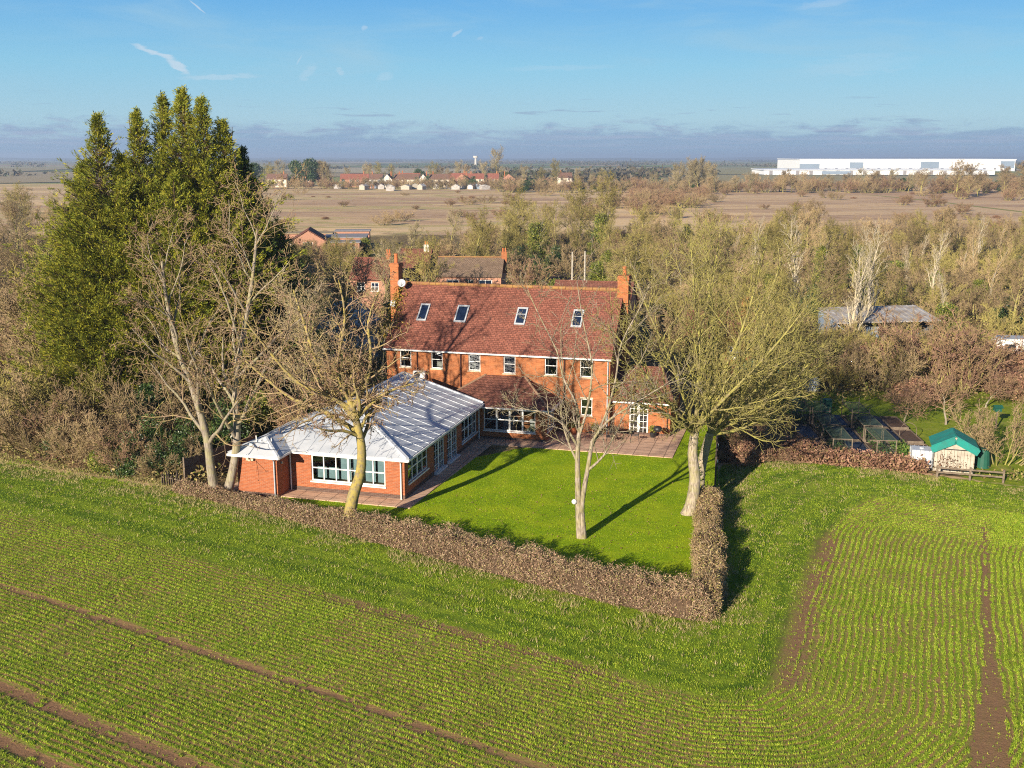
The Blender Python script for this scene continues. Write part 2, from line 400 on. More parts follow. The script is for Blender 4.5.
for nm, val in (('dcrop', crop), ('wgrass', grass_w), ('worch', orch), ('wlitter', litter), ('wfar', far), ('drow', np.where(P2[:, 0] < 18.7, d1, d1))):
    a = gm.attributes.new(nm, 'FLOAT', 'POINT'); a.data.foreach_set('value', np.asarray(val, np.float32))

def ground_material():
    m, t = new_mat('ground'); co = objco(t); x, y, z = t.sep(co)
    nf = t.noise(co, 2.2, 8, 0.7); nm_ = t.noise(co, 0.35, 6, 0.6); nl = t.noise(co, 0.05, 5, 0.55); nff = t.noise(co, 14, 5, 0.7)
    # soil
    soil = t.mix(t.smooth(nff, 0.35, 0.7), (0.38, 0.225, 0.105), (0.18, 0.10, 0.045))
    soil = t.mix(t.math('MULTIPLY', t.smooth(nm_, 0.5, 0.7), 0.4), soil, (0.28, 0.19, 0.10))
    # crop field: rows follow the distance from the field edge
    d = t.attr('drow')
    rowf = t.math('ABSOLUTE', t.math('SUBTRACT', t.math('FRACT', t.math('DIVIDE', t.math('ADD', d, t.math('MULTIPLY', t.math('SUBTRACT', nf, 0.5), 0.10)), 0.25)), 0.5))
    rows = t.smooth(t.math('ADD', rowf, t.math('MULTIPLY', t.math('SUBTRACT', nf, 0.5), 0.5)), 0.20, 0.36)
    green = t.mix(nff, (0.22, 0.32, 0.020), (0.12, 0.19, 0.014))
    dens = t.smooth(t.math('ADD', nm_, t.math('MULTIPLY', nl, 0.6)), 0.62, 0.98)
    cover = t.math('MULTIPLY', t.math('ADD', t.math('MULTIPLY', rows, 0.60), t.math('MULTIPLY', t.smooth(nf, 0.42, 0.6), 0.42)), t.math('SUBTRACT', 1.2, t.math('MULTIPLY', dens, 0.7)))
    crop_c = t.mix(cover, soil, green)
    # rough grass margin
    mg = t.mix(t.smooth(nf, 0.35, 0.65), (0.24, 0.31, 0.022), (0.11, 0.175, 0.014))
    swath = t.noise(t.comb(t.math('MULTIPLY', t.attr('dcrop'), 1.6), t.math('MULTIPLY', t.math('ADD', x, y), 0.06), 0), 1.0, 3)
    mg = t.mix(t.math('MULTIPLY', t.smooth(swath, 0.42, 0.60), 0.9), mg, (0.070, 0.13, 0.010))
    mg = t.mix(t.math('MULTIPLY', t.smooth(nm_, 0.56, 0.72), 0.4), mg, (0.32, 0.30, 0.06))
    dc = t.math('ADD', t.attr('dcrop'), t.math('MULTIPLY', t.math('SUBTRACT', nf, 0.5), 1.2))
    fieldc = t.mix(t.smooth(dc, -0.3, 0.3), mg, crop_c)
    # meadow, dry and tan with fainter green drifts
    n1 = t.noise(t.mapping(co, (0.3, 1.0, 1), rot=(0, 0, 0.08)), 0.030, 7, 0.62, 0.4)
    n2 = t.noise(t.mapping(co, (0.35, 1.2, 1)), 0.10, 8, 0.7)
    md = t.mix(t.smooth(n1, 0.40, 0.62), (0.70, 0.50, 0.27), (0.46, 0.31, 0.19)); md = t.mix(t.math('MULTIPLY', t.smooth(x, 60, 160), 0.5), md, (0.46, 0.31, 0.20))
    md = t.mix(t.math('MULTIPLY', t.smooth(n2, 0.50, 0.64), 0.75), md, (0.27, 0.175, 0.11))
    md = t.mix(t.math('MULTIPLY', t.math('MULTIPLY', t.smooth(n1, 0.56, 0.44), t.smooth(n2, 0.50, 0.62)), 0.8), md, (0.66, 0.51, 0.30))
    gr = t.math('MULTIPLY', t.smooth(t.math('ABSOLUTE', t.math('SUBTRACT', n1, 0.47)), 0.030, 0.006), t.smooth(x, 40, -10))
    md = t.mix(t.math('MULTIPLY', gr, 0.6), md, (0.28, 0.29, 0.08))
    # worn green path across the meadow on the right
    px_ = t.math('SUBTRACT', x, t.math('ADD', 170.0, t.math('ADD', t.math('MULTIPLY', t.math('SUBTRACT', y, 360.0), -0.08), t.math('MULTIPLY', t.math('SINE', t.math('MULTIPLY', y, 0.016)), 9.0))))
    pth = t.math('MULTIPLY', t.smooth(t.math('ABSOLUTE', px_), 2.4, 0.8), t.math('MULTIPLY', t.smooth(y, 290, 310), t.smooth(y, 520, 480)))
    md = t.mix(pth, md, (0.25, 0.24, 0.08))
    # patchwork of far farmland
    vo = t.node('ShaderNodeTexVoronoi', feature='F1'); t.put(vo.inputs['Vector'], t.mapping(co, (0.55, 0.32, 1), rot=(0, 0, 0.25))); vo.inputs['Scale'].default_value = 0.0045
    cr, cg, cb = t.sep(vo.outputs['Color'])
    fr = t.ramp(cr, [(0.0, (0.13, 0.15, 0.06)), (0.25, (0.22, 0.27, 0.08)), (0.5, (0.38, 0.27, 0.19)), (0.75, (0.28, 0.29, 0.14)), (1.0, (0.46, 0.37, 0.26))])
    vd = t.node('ShaderNodeTexVoronoi', feature='DISTANCE_TO_EDGE'); t.put(vd.inputs['Vector'], t.mapping(co, (0.55, 0.32, 1), rot=(0, 0, 0.25))); vd.inputs['Scale'].default_value = 0.0045
    fr = t.mix(t.smooth(vd.outputs['Distance'], 0.035, 0.012), fr, (0.045, 0.045, 0.028))
    n5 = t.noise(t.mapping(co, (0.4, 0.25, 1)), 0.004, 8, 0.65)
    fr = t.mix(t.smooth(n5, 0.60, 0.66), fr, (0.10, 0.10, 0.07))
    base = t.mix(t.smooth(t.math('ADD', t.attr('wfar'), t.math('MULTIPLY', t.math('SUBTRACT', nl, 0.5), 0.3)), 0.4, 0.6), md, fr)
    # leaf litter and brambles under the trees
    nb_ = t.noise(co, 0.9, 7, 0.68)
    lt = t.ramp(nb_, [(0.30, (0.045, 0.030, 0.018)), (0.46, (0.13, 0.095, 0.045)), (0.60, (0.30, 0.22, 0.10)), (0.76, (0.14, 0.16, 0.03))])
    wl = t.smooth(t.math('ADD', t.attr('wlitter'), t.math('MULTIPLY', t.math('SUBTRACT', t.noise(co, 0.08, 4), 0.5), 0.9)), 0.4, 0.6)
    base = t.mix(wl, base, lt)
    og = t.mix(t.smooth(nf, 0.35, 0.65), (0.24, 0.29, 0.022), (0.13, 0.19, 0.016))
    og = t.mix(t.math('MULTIPLY', t.smooth(nm_, 0.52, 0.68), 0.6), og, (0.34, 0.29, 0.10))
    base = t.mix(t.smooth(t.math('ADD', t.attr('worch'), t.math('MULTIPLY', t.math('SUBTRACT', nb_, 0.5), 0.7)), 0.42, 0.6), base, og)
    base = t.mix(t.smooth(t.math('ADD', t.attr('wgrass'), t.math('MULTIPLY', t.math('SUBTRACT', nf, 0.5), 0.6)), 0.4, 0.6), base, fieldc)
    sc1 = t.noise(co, 0.16, 8, 0.72)
    base = t.mix(t.math('MULTIPLY', t.math('MULTIPLY', t.smooth(sc1, 0.56, 0.66), t.smooth(y, 150, 200)), t.math('MULTIPLY', t.smooth(y, 640, 560), 0.85)), base, (0.22, 0.135, 0.08))
    # wheel tracks, bare headland patch
    def band(v, c, w_, soft=0.18): return t.smooth(t.math('ABSOLUTE', t.math('SUBTRACT', t.math('ADD', v, t.math('MULTIPLY', t.math('SUBTRACT', nf, 0.5), 1.0)), c)), w_ + soft, w_ - soft * 0.3)
    tr = t.math('MAXIMUM', band(d, 6.1, 0.10), t.math('MAXIMUM', band(d, 11.25, 0.18), band(d, 13.3, 0.16)))
    tr = t.math('MULTIPLY', tr, t.smooth(t.attr('dcrop'), 2.0, 4.0))
    tr = t.math('MULTIPLY', tr, t.math('SUBTRACT', 1.0, t.math('MULTIPLY', t.math('MULTIPLY', t.smooth(x, -2, 2), t.smooth(x, 12, 9)), t.smooth(nm_, 0.35, 0.55))))
    xt_ = t.math('MULTIPLY', t.math('SUBTRACT', x, t.math('ADD', 13.8, t.math('MULTIPLY', t.math('SUBTRACT', y, 27.0), 0.42))), 0.93)
    wv_ = t.math('ADD', 0.10, t.math('MULTIPLY', t.smooth(y, 34.5, 27.5), 0.50))
    xd_ = t.math('SUBTRACT', t.math('ABSOLUTE', t.math('ADD', xt_, t.math('MULTIPLY', t.math('SUBTRACT', nf, 0.5), 0.7))), wv_)
    wideR = t.math('MULTIPLY', t.smooth(xd_, 0.25, -0.05), t.smooth(y, 48.5, 46.5))
    tr = t.math('MULTIPLY', tr, t.smooth(x, 13, 11))
    tr = t.math('MAXIMUM', tr, t.math('MULTIPLY', wideR, 0.9))
    ed = t.math('MULTIPLY', band(d, 0.15, 0.22), t.math('MULTIPLY', t.smooth(x, -13, -4), t.smooth(x, 4.2, 2.5)))
    patch = t.math('MULTIPLY', band(d, 0.25, 0.22, 0.7), t.math('MULTIPLY', t.smooth(y, 30.5, 32), t.smooth(y, 47.5, 44.5)))
    patch = t.math('MULTIPLY', patch, t.smooth(x, 8, 9.4))
    patch = t.math('MULTIPLY', patch, t.smooth(nm_, 0.30, 0.45))
    trk = t.math('MAXIMUM', t.math('MAXIMUM', tr, ed), patch)
    mud = t.mix(nff, (0.34, 0.20, 0.105), (0.15, 0.08, 0.042))
    base = t.mix(t.math('MULTIPLY', trk, t.smooth(t.attr('wgrass'), 0.4, 0.9)), base, mud)
    t.put(t.b.inputs['Base Color'], base); t.b.inputs['Roughness'].default_value = 0.95; t.b.inputs['Specular IOR Level'].default_value = 0.1
    hgt = t.math('ADD', t.math('MULTIPLY', nff, 0.5), t.math('ADD', nf, t.math('MULTIPLY', trk, -0.8)))
    bump(t, hgt, 0.6, 0.06)
    return m
link('ground', gm, None, ground_material())['kind'] = 'structure'

# distant low hills on the skyline
def hills(name, y0, z, x0, x1, seed, c):
    r = random.Random(seed); n = 160; V = []; Fc = []
    ph = [r.uniform(0, 6.28) for _ in range(6)]
    for i in range(n + 1):
        x = x0 + (x1 - x0) * i / n; h = 0
        for k, a in enumerate((0.9, 1.7, 3.1, 5.3, 9.1, 17.0)): h += sin(a * 6 * i / n + ph[k]) / (k + 1)
        h = z * (0.65 + 0.22 * h); e = min(1, i / 12, (n - i) / 12); h = max(0.0, h * e)
        V += [(x, y0 - 500, -0.4), (x, y0 - 150, h * 0.6), (x, y0 + 120, h), (x, y0 + 900, -0.4)]
    for i in range(n):
        for k in range(3): b = i * 4 + k; Fc.append((b, b + 4, b + 5, b + 1))
    m, t = new_mat(name); co = objco(t)
    nn = t.noise(t.mapping(co, (1, 0.6, 2)), 0.006, 6, 0.6)
    t.put(t.b.inputs['Base Color'], t.mix(t.smooth(nn, 0.4, 0.6), c, (0.05, 0.055, 0.03))); t.b.inputs['Roughness'].default_value = 1
    o = link(name, npmesh(name, V, Fc, smooth=True), None, m); o['kind'] = 'structure'
hills('hills', 8200, 24, -6500, 1500, 3, (0.10, 0.12, 0.05))
hills('hills', 10400, 36, -3000, 8200, 9, (0.12, 0.12, 0.06))

# ------------------------------------------------------------------ grass as blades
def blades(name, P, h, w, n, mat, spread=0.06, lean=0.5, label=None, cat=None, parent=None, hj=0.5):
    """P (m,2|3) tuft positions; n blades each; h, w arrays or floats"""
    m = len(P); z0 = P[:, 2] if P.shape[1] > 2 else np.zeros(m)
    h = np.broadcast_to(h, (m,)); w = np.broadcast_to(w, (m,))
    c = np.repeat(P[:, :2], n, 0) + rng.normal(0, spread, (m * n, 2)); z0 = np.repeat(z0, n)
    hh = np.repeat(h, n) * (1 - hj / 2 + hj * rng.random(m * n)); ww = np.repeat(w, n) * (0.6 + 0.8 * rng.random(m * n))
    a = rng.random(m * n) * 2 * pi; b = rng.random(m * n) * 2 * pi; ln = lean * hh * rng.random(m * n)
    dx, dy = np.cos(a) * ww / 2, np.sin(a) * ww / 2
    V = np.empty((m * n, 3, 3), np.float32)
    V[:, 0] = np.stack([c[:, 0] - dx, c[:, 1] - dy, z0 - 0.01], 1)
    V[:, 1] = np.stack([c[:, 0] + dx, c[:, 1] + dy, z0 - 0.01], 1)
    V[:, 2] = np.stack([c[:, 0] + np.cos(b) * ln, c[:, 1] + np.sin(b) * ln, z0 + hh], 1)
    Fc = np.arange(m * n * 3).reshape(-1, 3)
    tuft = np.repeat(rng.random(m), n); rn = np.clip(0.6 * tuft + 0.4 * rng.random(m * n), 0, 1)
    o = link(name, npmesh(name, V.reshape(-1, 3), Fc, rnd=rn), parent, mat)
    if parent is None: tag(o, label, cat, kind='stuff')
    return o
def vnoise(P, scale, seed=0):
    """cheap smooth value noise for point sets"""
    r = np.random.default_rng(seed); T = r.random((64, 64)); q = P / scale; i = np.floor(q).astype(int); f = q - i; f = f * f * (3 - 2 * f)
    g = lambda a, b: T[a % 64, b % 64]
    return (g(i[:, 0], i[:, 1]) * (1 - f[:, 0]) + g(i[:, 0] + 1, i[:, 1]) * f[:, 0]) * (1 - f[:, 1]) + (g(i[:, 0], i[:, 1] + 1) * (1 - f[:, 0]) + g(i[:, 0] + 1, i[:, 1] + 1) * f[:, 0]) * f[:, 1]
def in_view(P, margin=2.0):
    return (np.abs(P[:, 0]) < 0.50 * P[:, 1] + margin + 2) & (P[:, 1] > 25)
g_crop = leafmat('crop_blades', [(0.09, 0.18, 0.012), (0.21, 0.34, 0.020), (0.38, 0.48, 0.030), (0.60, 0.60, 0.14)])
g_rough = leafmat('margin_grass', [(0.04, 0.09, 0.006), (0.13, 0.22, 0.012), (0.28, 0.37, 0.02), (0.52, 0.52, 0.08)])
g_dry = leafmat('dry_grass', [(0.26, 0.23, 0.07), (0.42, 0.34, 0.15), (0.52, 0.42, 0.22), (0.24, 0.28, 0.05)])
# crop in drilled rows
N = 620000
P = np.column_stack([rng.uniform(-36, 36, N), 25 + 34 * rng.random(N)])
P = P[in_view(P)]
d1, g1, d2, g2 = dC(P)
ROW = 0.25
inf = (((P[:, 0] < 18.7) & (d1 > 0.2)) | ((P[:, 0] >= 18.7) & (d2 > 0.2) & (d1 < 60)))
P, d1, g1, d2, g2 = P[inf], d1[inf], g1[inf], d2[inf], g2[inf]
topz = (d2 < 4.6 + 0.8 * vnoise(P, 3, 5)) & (P[:, 0] > 13)   # headland rows along the top
dd = np.where(topz, d2, d1); gg = np.where(topz[:, None], g2, g1)
tgt = (np.floor(dd / ROW) + 0.5) * ROW
P = P + gg * ((tgt - dd) + rng.normal(0, 0.020, len(P)) + 0.14 * (vnoise(P, 1.6, 31) - 0.5))[:, None]
d1, g1, d2, g2 = dC(P)
v = 0.55 * vnoise(P, 2.3, 1) + 0.45 * vnoise(P, 0.7, 2)
dens = (0.34 + 1.75 * v) * (0.50 + 0.80 * (vnoise(P, 0.22, 32) > 0.42))
tram = ((np.abs(d1 - 6.1) < 0.24) | (np.abs(d1 - 11.25) < 0.32) | (np.abs(d1 - 13.3) < 0.28)) & (P[:, 0] < 12)
dens = np.where(tram & (vnoise(P, 0.6, 21) < 0.8), 0.06, dens)
xtr = (P[:, 0] - (13.8 + (P[:, 1] - 27) * 0.42)) * 0.93
dens = np.where((P[:, 1] < 47) & (np.abs(xtr + 0.4 * (vnoise(P, 0.7, 22) - 0.5)) < 0.08 + 0.52 * sm(34.5 - P[:, 1], 0, 7)), 0.05, dens)
right = sm(P[:, 0] + 0.45 * (P[:, 1] - 30), 9, 14)
dens = dens * (1 - 0.30 * right * (~topz))
dens = np.where((P[:, 0] > 9) & (d1 < 0.1 + 1.1 * vnoise(P, 1.5, 23)) & (P[:, 1] > 31) & (P[:, 1] < 46.5), 0.22, dens)
brown = (P[:, 0] > -7) & (P[:, 0] < 7) & (d1 < 2.2); dens = np.where(brown, dens * 0.62, dens)
big = (xtr > 0.4) & (P[:, 0] > 12); dens = np.where(big, 1.2, dens)
keep = rng.random(len(P)) < dens
P, d1, v, big = P[keep], d1[keep], v[keep], big[keep]
hc = 0.085 + 0.06 * v + 0.05 * big
blades('crop_shoots', P, hc * 0.52, 0.024, 4, g_crop, 0.026, 1.0, 'young cereal crop coming up in curved drilled rows on brown soil', 'crop')
# rough grass margin along the hedge
N = 230000
P = np.column_stack([rng.uniform(-36, 44, N), 28 + 36 * rng.random(N)]); P = P[in_view(P)]
d1, g1, d2, g2 = dC(P); hb, hs, _ = seg_dist(P, HF); ou = hb * hs
inm = (ou > np.where(P[:, 0] < -17.5, -0.9, 0.42)) & (((P[:, 0] < 18.7) & (d1 < 0.25)) | ((P[:, 0] >= 18.7) & (d2 < 0.25)) | ((P[:, 0] < 18.7) & (d1 < 0.1)))
inm &= ~((P[:, 0] > 18.7) & (d2 > 0.25))
inm &= ~((P[:, 0] > 8.0) & (d1 > -0.5) & (P[:, 1] > 31) & (P[:, 1] < 46.5) & (rng.random(len(P)) < 0.75) & (vnoise(P, 1.2, 24) > 0.3))
P, ou = P[inm], ou[inm]; v = vnoise(P, 1.1, 4)
nearh = sm(ou, 2.6, 0.7)
dry = rng.random(len(P)) < 0.04 + 0.45 * nearh * (vnoise(P, 2.0, 9) > 0.35)
blades('margin_grass', P[~dry], (0.025 + 0.045 * v)[~dry], 0.026, 5, g_rough, 0.07, 1.1, 'lush rough grass strip between the hedge and the crop', 'grass')
blades('dry_grass', P[dry], (0.06 + 0.09 * v)[dry], 0.028, 5, g_dry, 0.09, 1.3, 'dry straw-coloured grass along the foot of the hedge', 'grass')

# ------------------------------------------------------------------ lawn, patio (house coordinates)
HO = Vector((-8.9, 50.0, 0)); TH = RAD(15.5)
def hw(u, v, z=0.0): return (HO.x + u * cos(TH) + v * sin(TH), HO.y - u * sin(TH) + v * cos(TH), z)
def to_uv(P):
    x = P[:, 0] - HO.x; y = P[:, 1] - HO.y
    return np.stack([x * cos(TH) - y * sin(TH), x * sin(TH) + y * cos(TH)], 1)
def flat(name, pts, z, mat, world=True, parent=None):
    mb = MB(); q = [(p[0], p[1], z) for p in pts] if world else [hw(p[0], p[1], z) for p in pts]
    mb.poly(q); return mb.build(name, mat, parent)
def lawnmat():
    m, t = new_mat('lawn'); co = objco(t)
    nf = t.noise(co, 5, 6, 0.7); nl = t.noise(co, 0.5, 4, 0.6); nff = t.noise(co, 28, 3, 0.7)
    cc = t.mix(t.smooth(nf, 0.35, 0.65), (0.24, 0.355, 0.006), (0.165, 0.275, 0.005))
    cc = t.mix(t.math('MULTIPLY', t.smooth(nl, 0.42, 0.62), 0.7), cc, (0.32, 0.40, 0.012))
    cc = t.mix(t.math('MULTIPLY', t.smooth(t.noise(co, 1.1, 6, 0.7), 0.60, 0.72), 0.5), cc, (0.13, 0.20, 0.01)); cc = t.mix(t.math('MULTIPLY', t.smooth(t.noise(co, 2.3, 5, 0.6), 0.68, 0.76), 0.6), cc, (0.44, 0.44, 0.08))
    t.put(t.b.inputs['Base Color'], cc); t.b.inputs['Roughness'].default_value = 0.9; t.b.inputs['Specular IOR Level'].default_value = 0.1
    bump(t, t.math('ADD', nff, nf), 0.8, 0.03)
    return m
lawn_pts = [(-12.7, 49.6), (-7.6, 46.4), (-2, 42.4), (3, 39.3), (6.6, 37.6), (8.3, 38.2), (8.6, 42), (9.6, 47), (10.4, 51.2), (10.9, 53.0), (13.3, 66.6), (11.2, 66.9), (9.0, 66.9), (-12.3, 51.2)]
lw = flat('lawn', lawn_pts, 0.012, lawnmat()); lw['kind'] = 'structure'
lawn_bl = leafmat('lawn_blades', [(0.14, 0.25, 0.005), (0.22, 0.34, 0.006), (0.32, 0.42, 0.008), (0.46, 0.50, 0.03)])
def inside(P, poly):
    r = np.zeros(len(P), bool); k = len(poly)
    for i in range(k):
        x0, y0 = poly[i]; x1, y1 = poly[(i + 1) % k]
        c = ((y0 > P[:, 1]) != (y1 > P[:, 1])) & (P[:, 0] < (x1 - x0) * (P[:, 1] - y0) / (y1 - y0 + 1e-12) + x0); r ^= c
    return r
pat_uv = [(-6.6, 0.6), (3.8, 0.6), (4.35, 13.05), (15.25, 13.05), (15.3, 19.9), (-6.6, 19.9)]
pat_uv_edge = [(-3.3, 0.75), (3.82, 0.75), (4.35, 13.05), (15.25, 13.05), (15.3, 19.9), (14.4, 19.9), (14.4, 17.8), (3.0, 17.8), (3.0, 5), (-3.3, 5)]
P = np.column_stack([rng.uniform(-13, 14, 36000), rng.uniform(37, 67, 36000)])
P = P[inside(P, lawn_pts)]; Q = to_uv(P); P = P[~inside(Q, pat_uv)]
blades('lawn_grass', P, 0.035 + 0.02 * vnoise(P, 1.5, 3), 0.030, 4, lawn_bl, 0.06, 0.8, 'short mown grass of the bright green lawn', 'grass')
r_ = np.random.default_rng(17); n = 1500; Pl = np.column_stack([r_.normal(-6.5, 4.5, n), r_.normal(47.5, 4.0, n)]); Pl = np.concatenate([Pl, np.column_stack([r_.normal(4, 3.5, 700), r_.normal(47.5, 3.5, 700)])])
Pl = Pl[inside(Pl, lawn_pts)]; Pl = Pl[~inside(to_uv(Pl), pat_uv)]
FALLEN = np.column_stack([Pl, np.full(len(Pl), 0.05)])
def pavemat():
    m, t = new_mat('paving'); co = objco(t); x, y, z = t.sep(co)
    c, s_ = cos(TH), sin(TH)
    u = t.math('SUBTRACT', t.math('MULTIPLY', x, c), t.math('MULTIPLY', y, s_)); v = t.math('ADD', t.math('MULTIPLY', x, s_), t.math('MULTIPLY', y, c))
    b = t.node('ShaderNodeTexBrick'); t.put(b.inputs['Vector'], t.comb(u, v, 0)); b.offset = 0.0
    b.inputs['Scale'].default_value = 1; b.inputs['Brick Width'].default_value = 0.9; b.inputs['Row Height'].default_value = 0.6; b.inputs['Mortar Size'].default_value = 0.02
    t.put(b.inputs['Color1'], (0.62, 0.41, 0.28)); t.put(b.inputs['Color2'], (0.52, 0.33, 0.22)); t.put(b.inputs['Mortar'], (0.15, 0.09, 0.06))
    n = t.noise(co, 2.0, 6, 0.65)
    cc = t.mix(t.math('MULTIPLY', t.smooth(n, 0.45, 0.7), 0.5), b.outputs[0], (0.20, 0.125, 0.085))
    t.put(t.b.inputs['Base Color'], cc); t.b.inputs['Roughness'].default_value = 0.85; bump(t, b.outputs['Fac'], -0.4, 0.01)
    return m
pv = MB().prism([hw(u, v)[:2] for u, v in pat_uv], -0.05, 0.05).build('patio', pavemat()); pv['kind'] = 'structure'

# ------------------------------------------------------------------ houses: walls with real openings
def mapper(face, c):
    """returns f(a, inset, z) for a wall on plane c facing south/north (a = u) or east/west (a = v)"""
    return {'S': lambda a, i, z: (a, c + i, z), 'N': lambda a, i, z: (a, c - i, z),
            'E': lambda a, i, z: (c - i, a, z), 'W': lambda a, i, z: (c + i, a, z)}[face]
def mbox(mb, M, a0, a1, i0, i1, z0, z1):
    p = M(a0, i0, z0); q = M(a1, i1, z1)
    mb.box(min(p[0], q[0]), max(p[0], q[0]), min(p[1], q[1]), max(p[1], q[1]), z0, z1)
def wall(mb, M, a0, a1, z0, z1, ops=(), depth=0.12, inner=0.28):
    xs = sorted({a0, a1, *[o[0] for o in ops], *[o[1] for o in ops]}); zs = sorted({z0, z1, *[o[2] for o in ops], *[o[3] for o in ops]})
    for i in range(len(xs) - 1):
        for j in range(len(zs) - 1):
            cx, cz = (xs[i] + xs[i + 1]) / 2, (zs[j] + zs[j + 1]) / 2
            if any(o[0] < cx < o[1] and o[2] < cz < o[3] for o in ops): continue
            for ins in (0, inner):
                mb.poly([M(xs[i], ins, zs[j]), M(xs[i + 1], ins, zs[j]), M(xs[i + 1], ins, zs[j + 1]), M(xs[i], ins, zs[j + 1])])
    for o in ops:
        b0, b1, y0, y1 = o
        mb.poly([M(b0, 0, y0), M(b0, inner, y0), M(b0, inner, y1), M(b0, 0, y1)]); mb.poly([M(b1, 0, y0), M(b1, inner, y0), M(b1, inner, y1), M(b1, 0, y1)])
        mb.poly([M(b0, 0, y0), M(b1, 0, y0), M(b1, inner, y0), M(b0, inner, y0)]); mb.poly([M(b0, 0, y1), M(b1, 0, y1), M(b1, inner, y1), M(b0, inner, y1)])
def window(parent, M, op, cols=1, rows=2, fw=0.055, bar=0.04, thick=(), sill=True, name='window', header=False, gm_=None, inset=0.05):
    a0, a1, z0, z1 = op; mb = MB(); i0, i1 = inset, inset + 0.07
    mbox(mb, M, a0, a1, i0, i1, z0, z0 + fw); mbox(mb, M, a0, a1, i0, i1, z1 - fw, z1)
    mbox(mb, M, a0, a0 + fw, i0 + 0.002, i1 - 0.002, z0 + fw, z1 - fw); mbox(mb, M, a1 - fw, a1, i0 + 0.002, i1 - 0.002, z0 + fw, z1 - fw)
    for k in range(1, cols):
        x = a0 + (a1 - a0) * k / cols; wd_ = bar * (1.9 if k in thick else 1)
        mbox(mb, M, x - wd_ / 2, x + wd_ / 2, i0 + 0.004, i1 - 0.004, z0 + fw, z1 - fw)
    for k in range(1, rows):
        z = z0 + (z1 - z0) * k / rows
        mbox(mb, M, a0 + fw, a1 - fw, i0 + 0.006, i1 - 0.006, z - bar / 2, z + bar / 2)
    w_ = mb.build(name, white, parent)
    g = MB(); zc = (i0 + i1) / 2
    g.poly([M(a0 + fw * .5, zc, z0 + fw * .5), M(a1 - fw * .5, zc, z0 + fw * .5), M(a1 - fw * .5, zc, z1 - fw * .5), M(a0 + fw * .5, zc, z1 - fw * .5)]).build('pane', gm_ or glass, w_)
    if sill:
        s = MB(); mbox(s, M, a0 - 0.05, a1 + 0.05, -0.06, 0.045, z0 - 0.07, z0 - 0.002); s.build('sill', cream if header else white, w_)
    if header:
        s = MB(); mbox(s, M, a0 - 0.04, a1 + 0.04, -0.012, 0.045, z1 + 0.002, z1 + 0.11); s.build('lintel', cream, w_)
    return w_
def curtains(parent, M, op, depth=0.35, side=0.22, m=None, name='curtain'):
    a0, a1, z0, z1 = op
    for s in (0, 1):
        mb = MB(); x0 = a0 if s == 0 else a1 - side
        for k in range(5): mbox(mb, M, x0 + side * k / 5, x0 + side * (k + 0.8) / 5, depth + 0.03 * (k % 2), depth + 0.03 + 0.03 * (k % 2), z0 - 0.2, z1)
        mb.build(name, m or curtain, parent)

# main house --------------------------------------------------------
H = empty('brick_house', HO, -TH, 'large orange brick house with red tiled roof, four roof windows and tall chimneys', 'house')
EZ, RZ, V0, VR, V1, U0, U1 = 5.0, 8.55, 17.3, 21.2, 25.1, -4.1, 10.75
S = mapper('S', V0)
ops = [(-3.17, -2.39, 3.64, 4.82), (-1.0, -0.22, 3.64, 4.82), (1.53, 2.33, 3.64, 4.80), (3.87, 4.66, 3.58, 4.78), (6.57, 7.39, 3.62, 4.80), (8.84, 9.66, 3.62, 4.80)]
low = [(8.92, 9.66, 1.15, 2.22), (-1.25, -0.11, 0.9, 2.30)]
mb = MB(); wall(mb, S, U0, U1, 0, EZ, ops + low)
wall(mb, mapper('N', V1), U0, U1, 0, EZ, [(x, x + 0.9, z, z + 1.2) for x in (-3, 0.5, 5, 8.5) for z in (1.0, 3.5)])
for c, f in ((U0, 'W'), (U1, 'E')):
    wall(mb, mapper(f, c), V0, V1, 0, EZ)
    mb.poly([(c, V0, EZ), (c, V1, EZ), (c, VR, RZ)])
mb.build('wall', brick, H)
MB().box(U0 + 0.3, U1 - 0.3, V0 + 0.3, V1 - 0.3, 2.55, 2.75).box(U0 + 0.3, U1 - 0.3, V0 + 0.3, V1 - 0.3, -0.02, 0.06).box(2.7, 2.85, V0 + 0.3, V1 - 0.3, 0.1, 4.9).box(U0 + 0.3, U1 - 0.3, V0 + 3.9, V0 + 4.0, 0.1, 5.2).build('floor_and_partition', plaster, H)
for o in ops: 
    w_ = window(H, S, o, 1, 2, header=True); 
for o in (ops[0], ops[2], ops[4], ops[5]): curtains(H, S, o, side=0.16)
for o in low: window(H, S, o, 1 if o[0] > 5 else 2, 2, header=True)
for x in (-3, 0.5, 5, 8.5):
    for z in (1.0, 3.5): window(H, mapper('N', V1), (x, x + 0.9, z, z + 1.2), 2, 2)
# roof
sl = (RZ - EZ) / (VR - V0); ov = 0.28; ug = 0.12
rf = MB().slab([(U0 - ug, V0 - ov, EZ - ov * sl + 0.12), (U1 + ug, V0 - ov, EZ - ov * sl + 0.12), (U1 + ug, VR, RZ + 0.12), (U0 - ug, VR, RZ + 0.12)], 0.12)
rf.slab([(U1 + ug, V1 + ov, EZ - ov * sl + 0.12), (U0 - ug, V1 + ov, EZ - ov * sl + 0.12), (U0 - ug, VR, RZ + 0.12), (U1 + ug, VR, RZ + 0.12)], 0.12)
ROOF = rf.build('roof', tile, H)
rd = MB(); x = U0 - ug
rr = random.Random(1)
while x < U1 + ug: rd.tube([(x, VR, RZ + 0.115 + rr.uniform(-.006, .01)), (x + 0.43, VR, RZ + 0.12 + rr.uniform(-.006, .01))], 0.125, 8); x += 0.45
rd.build('ridge_tiles', ridge_m, ROOF)
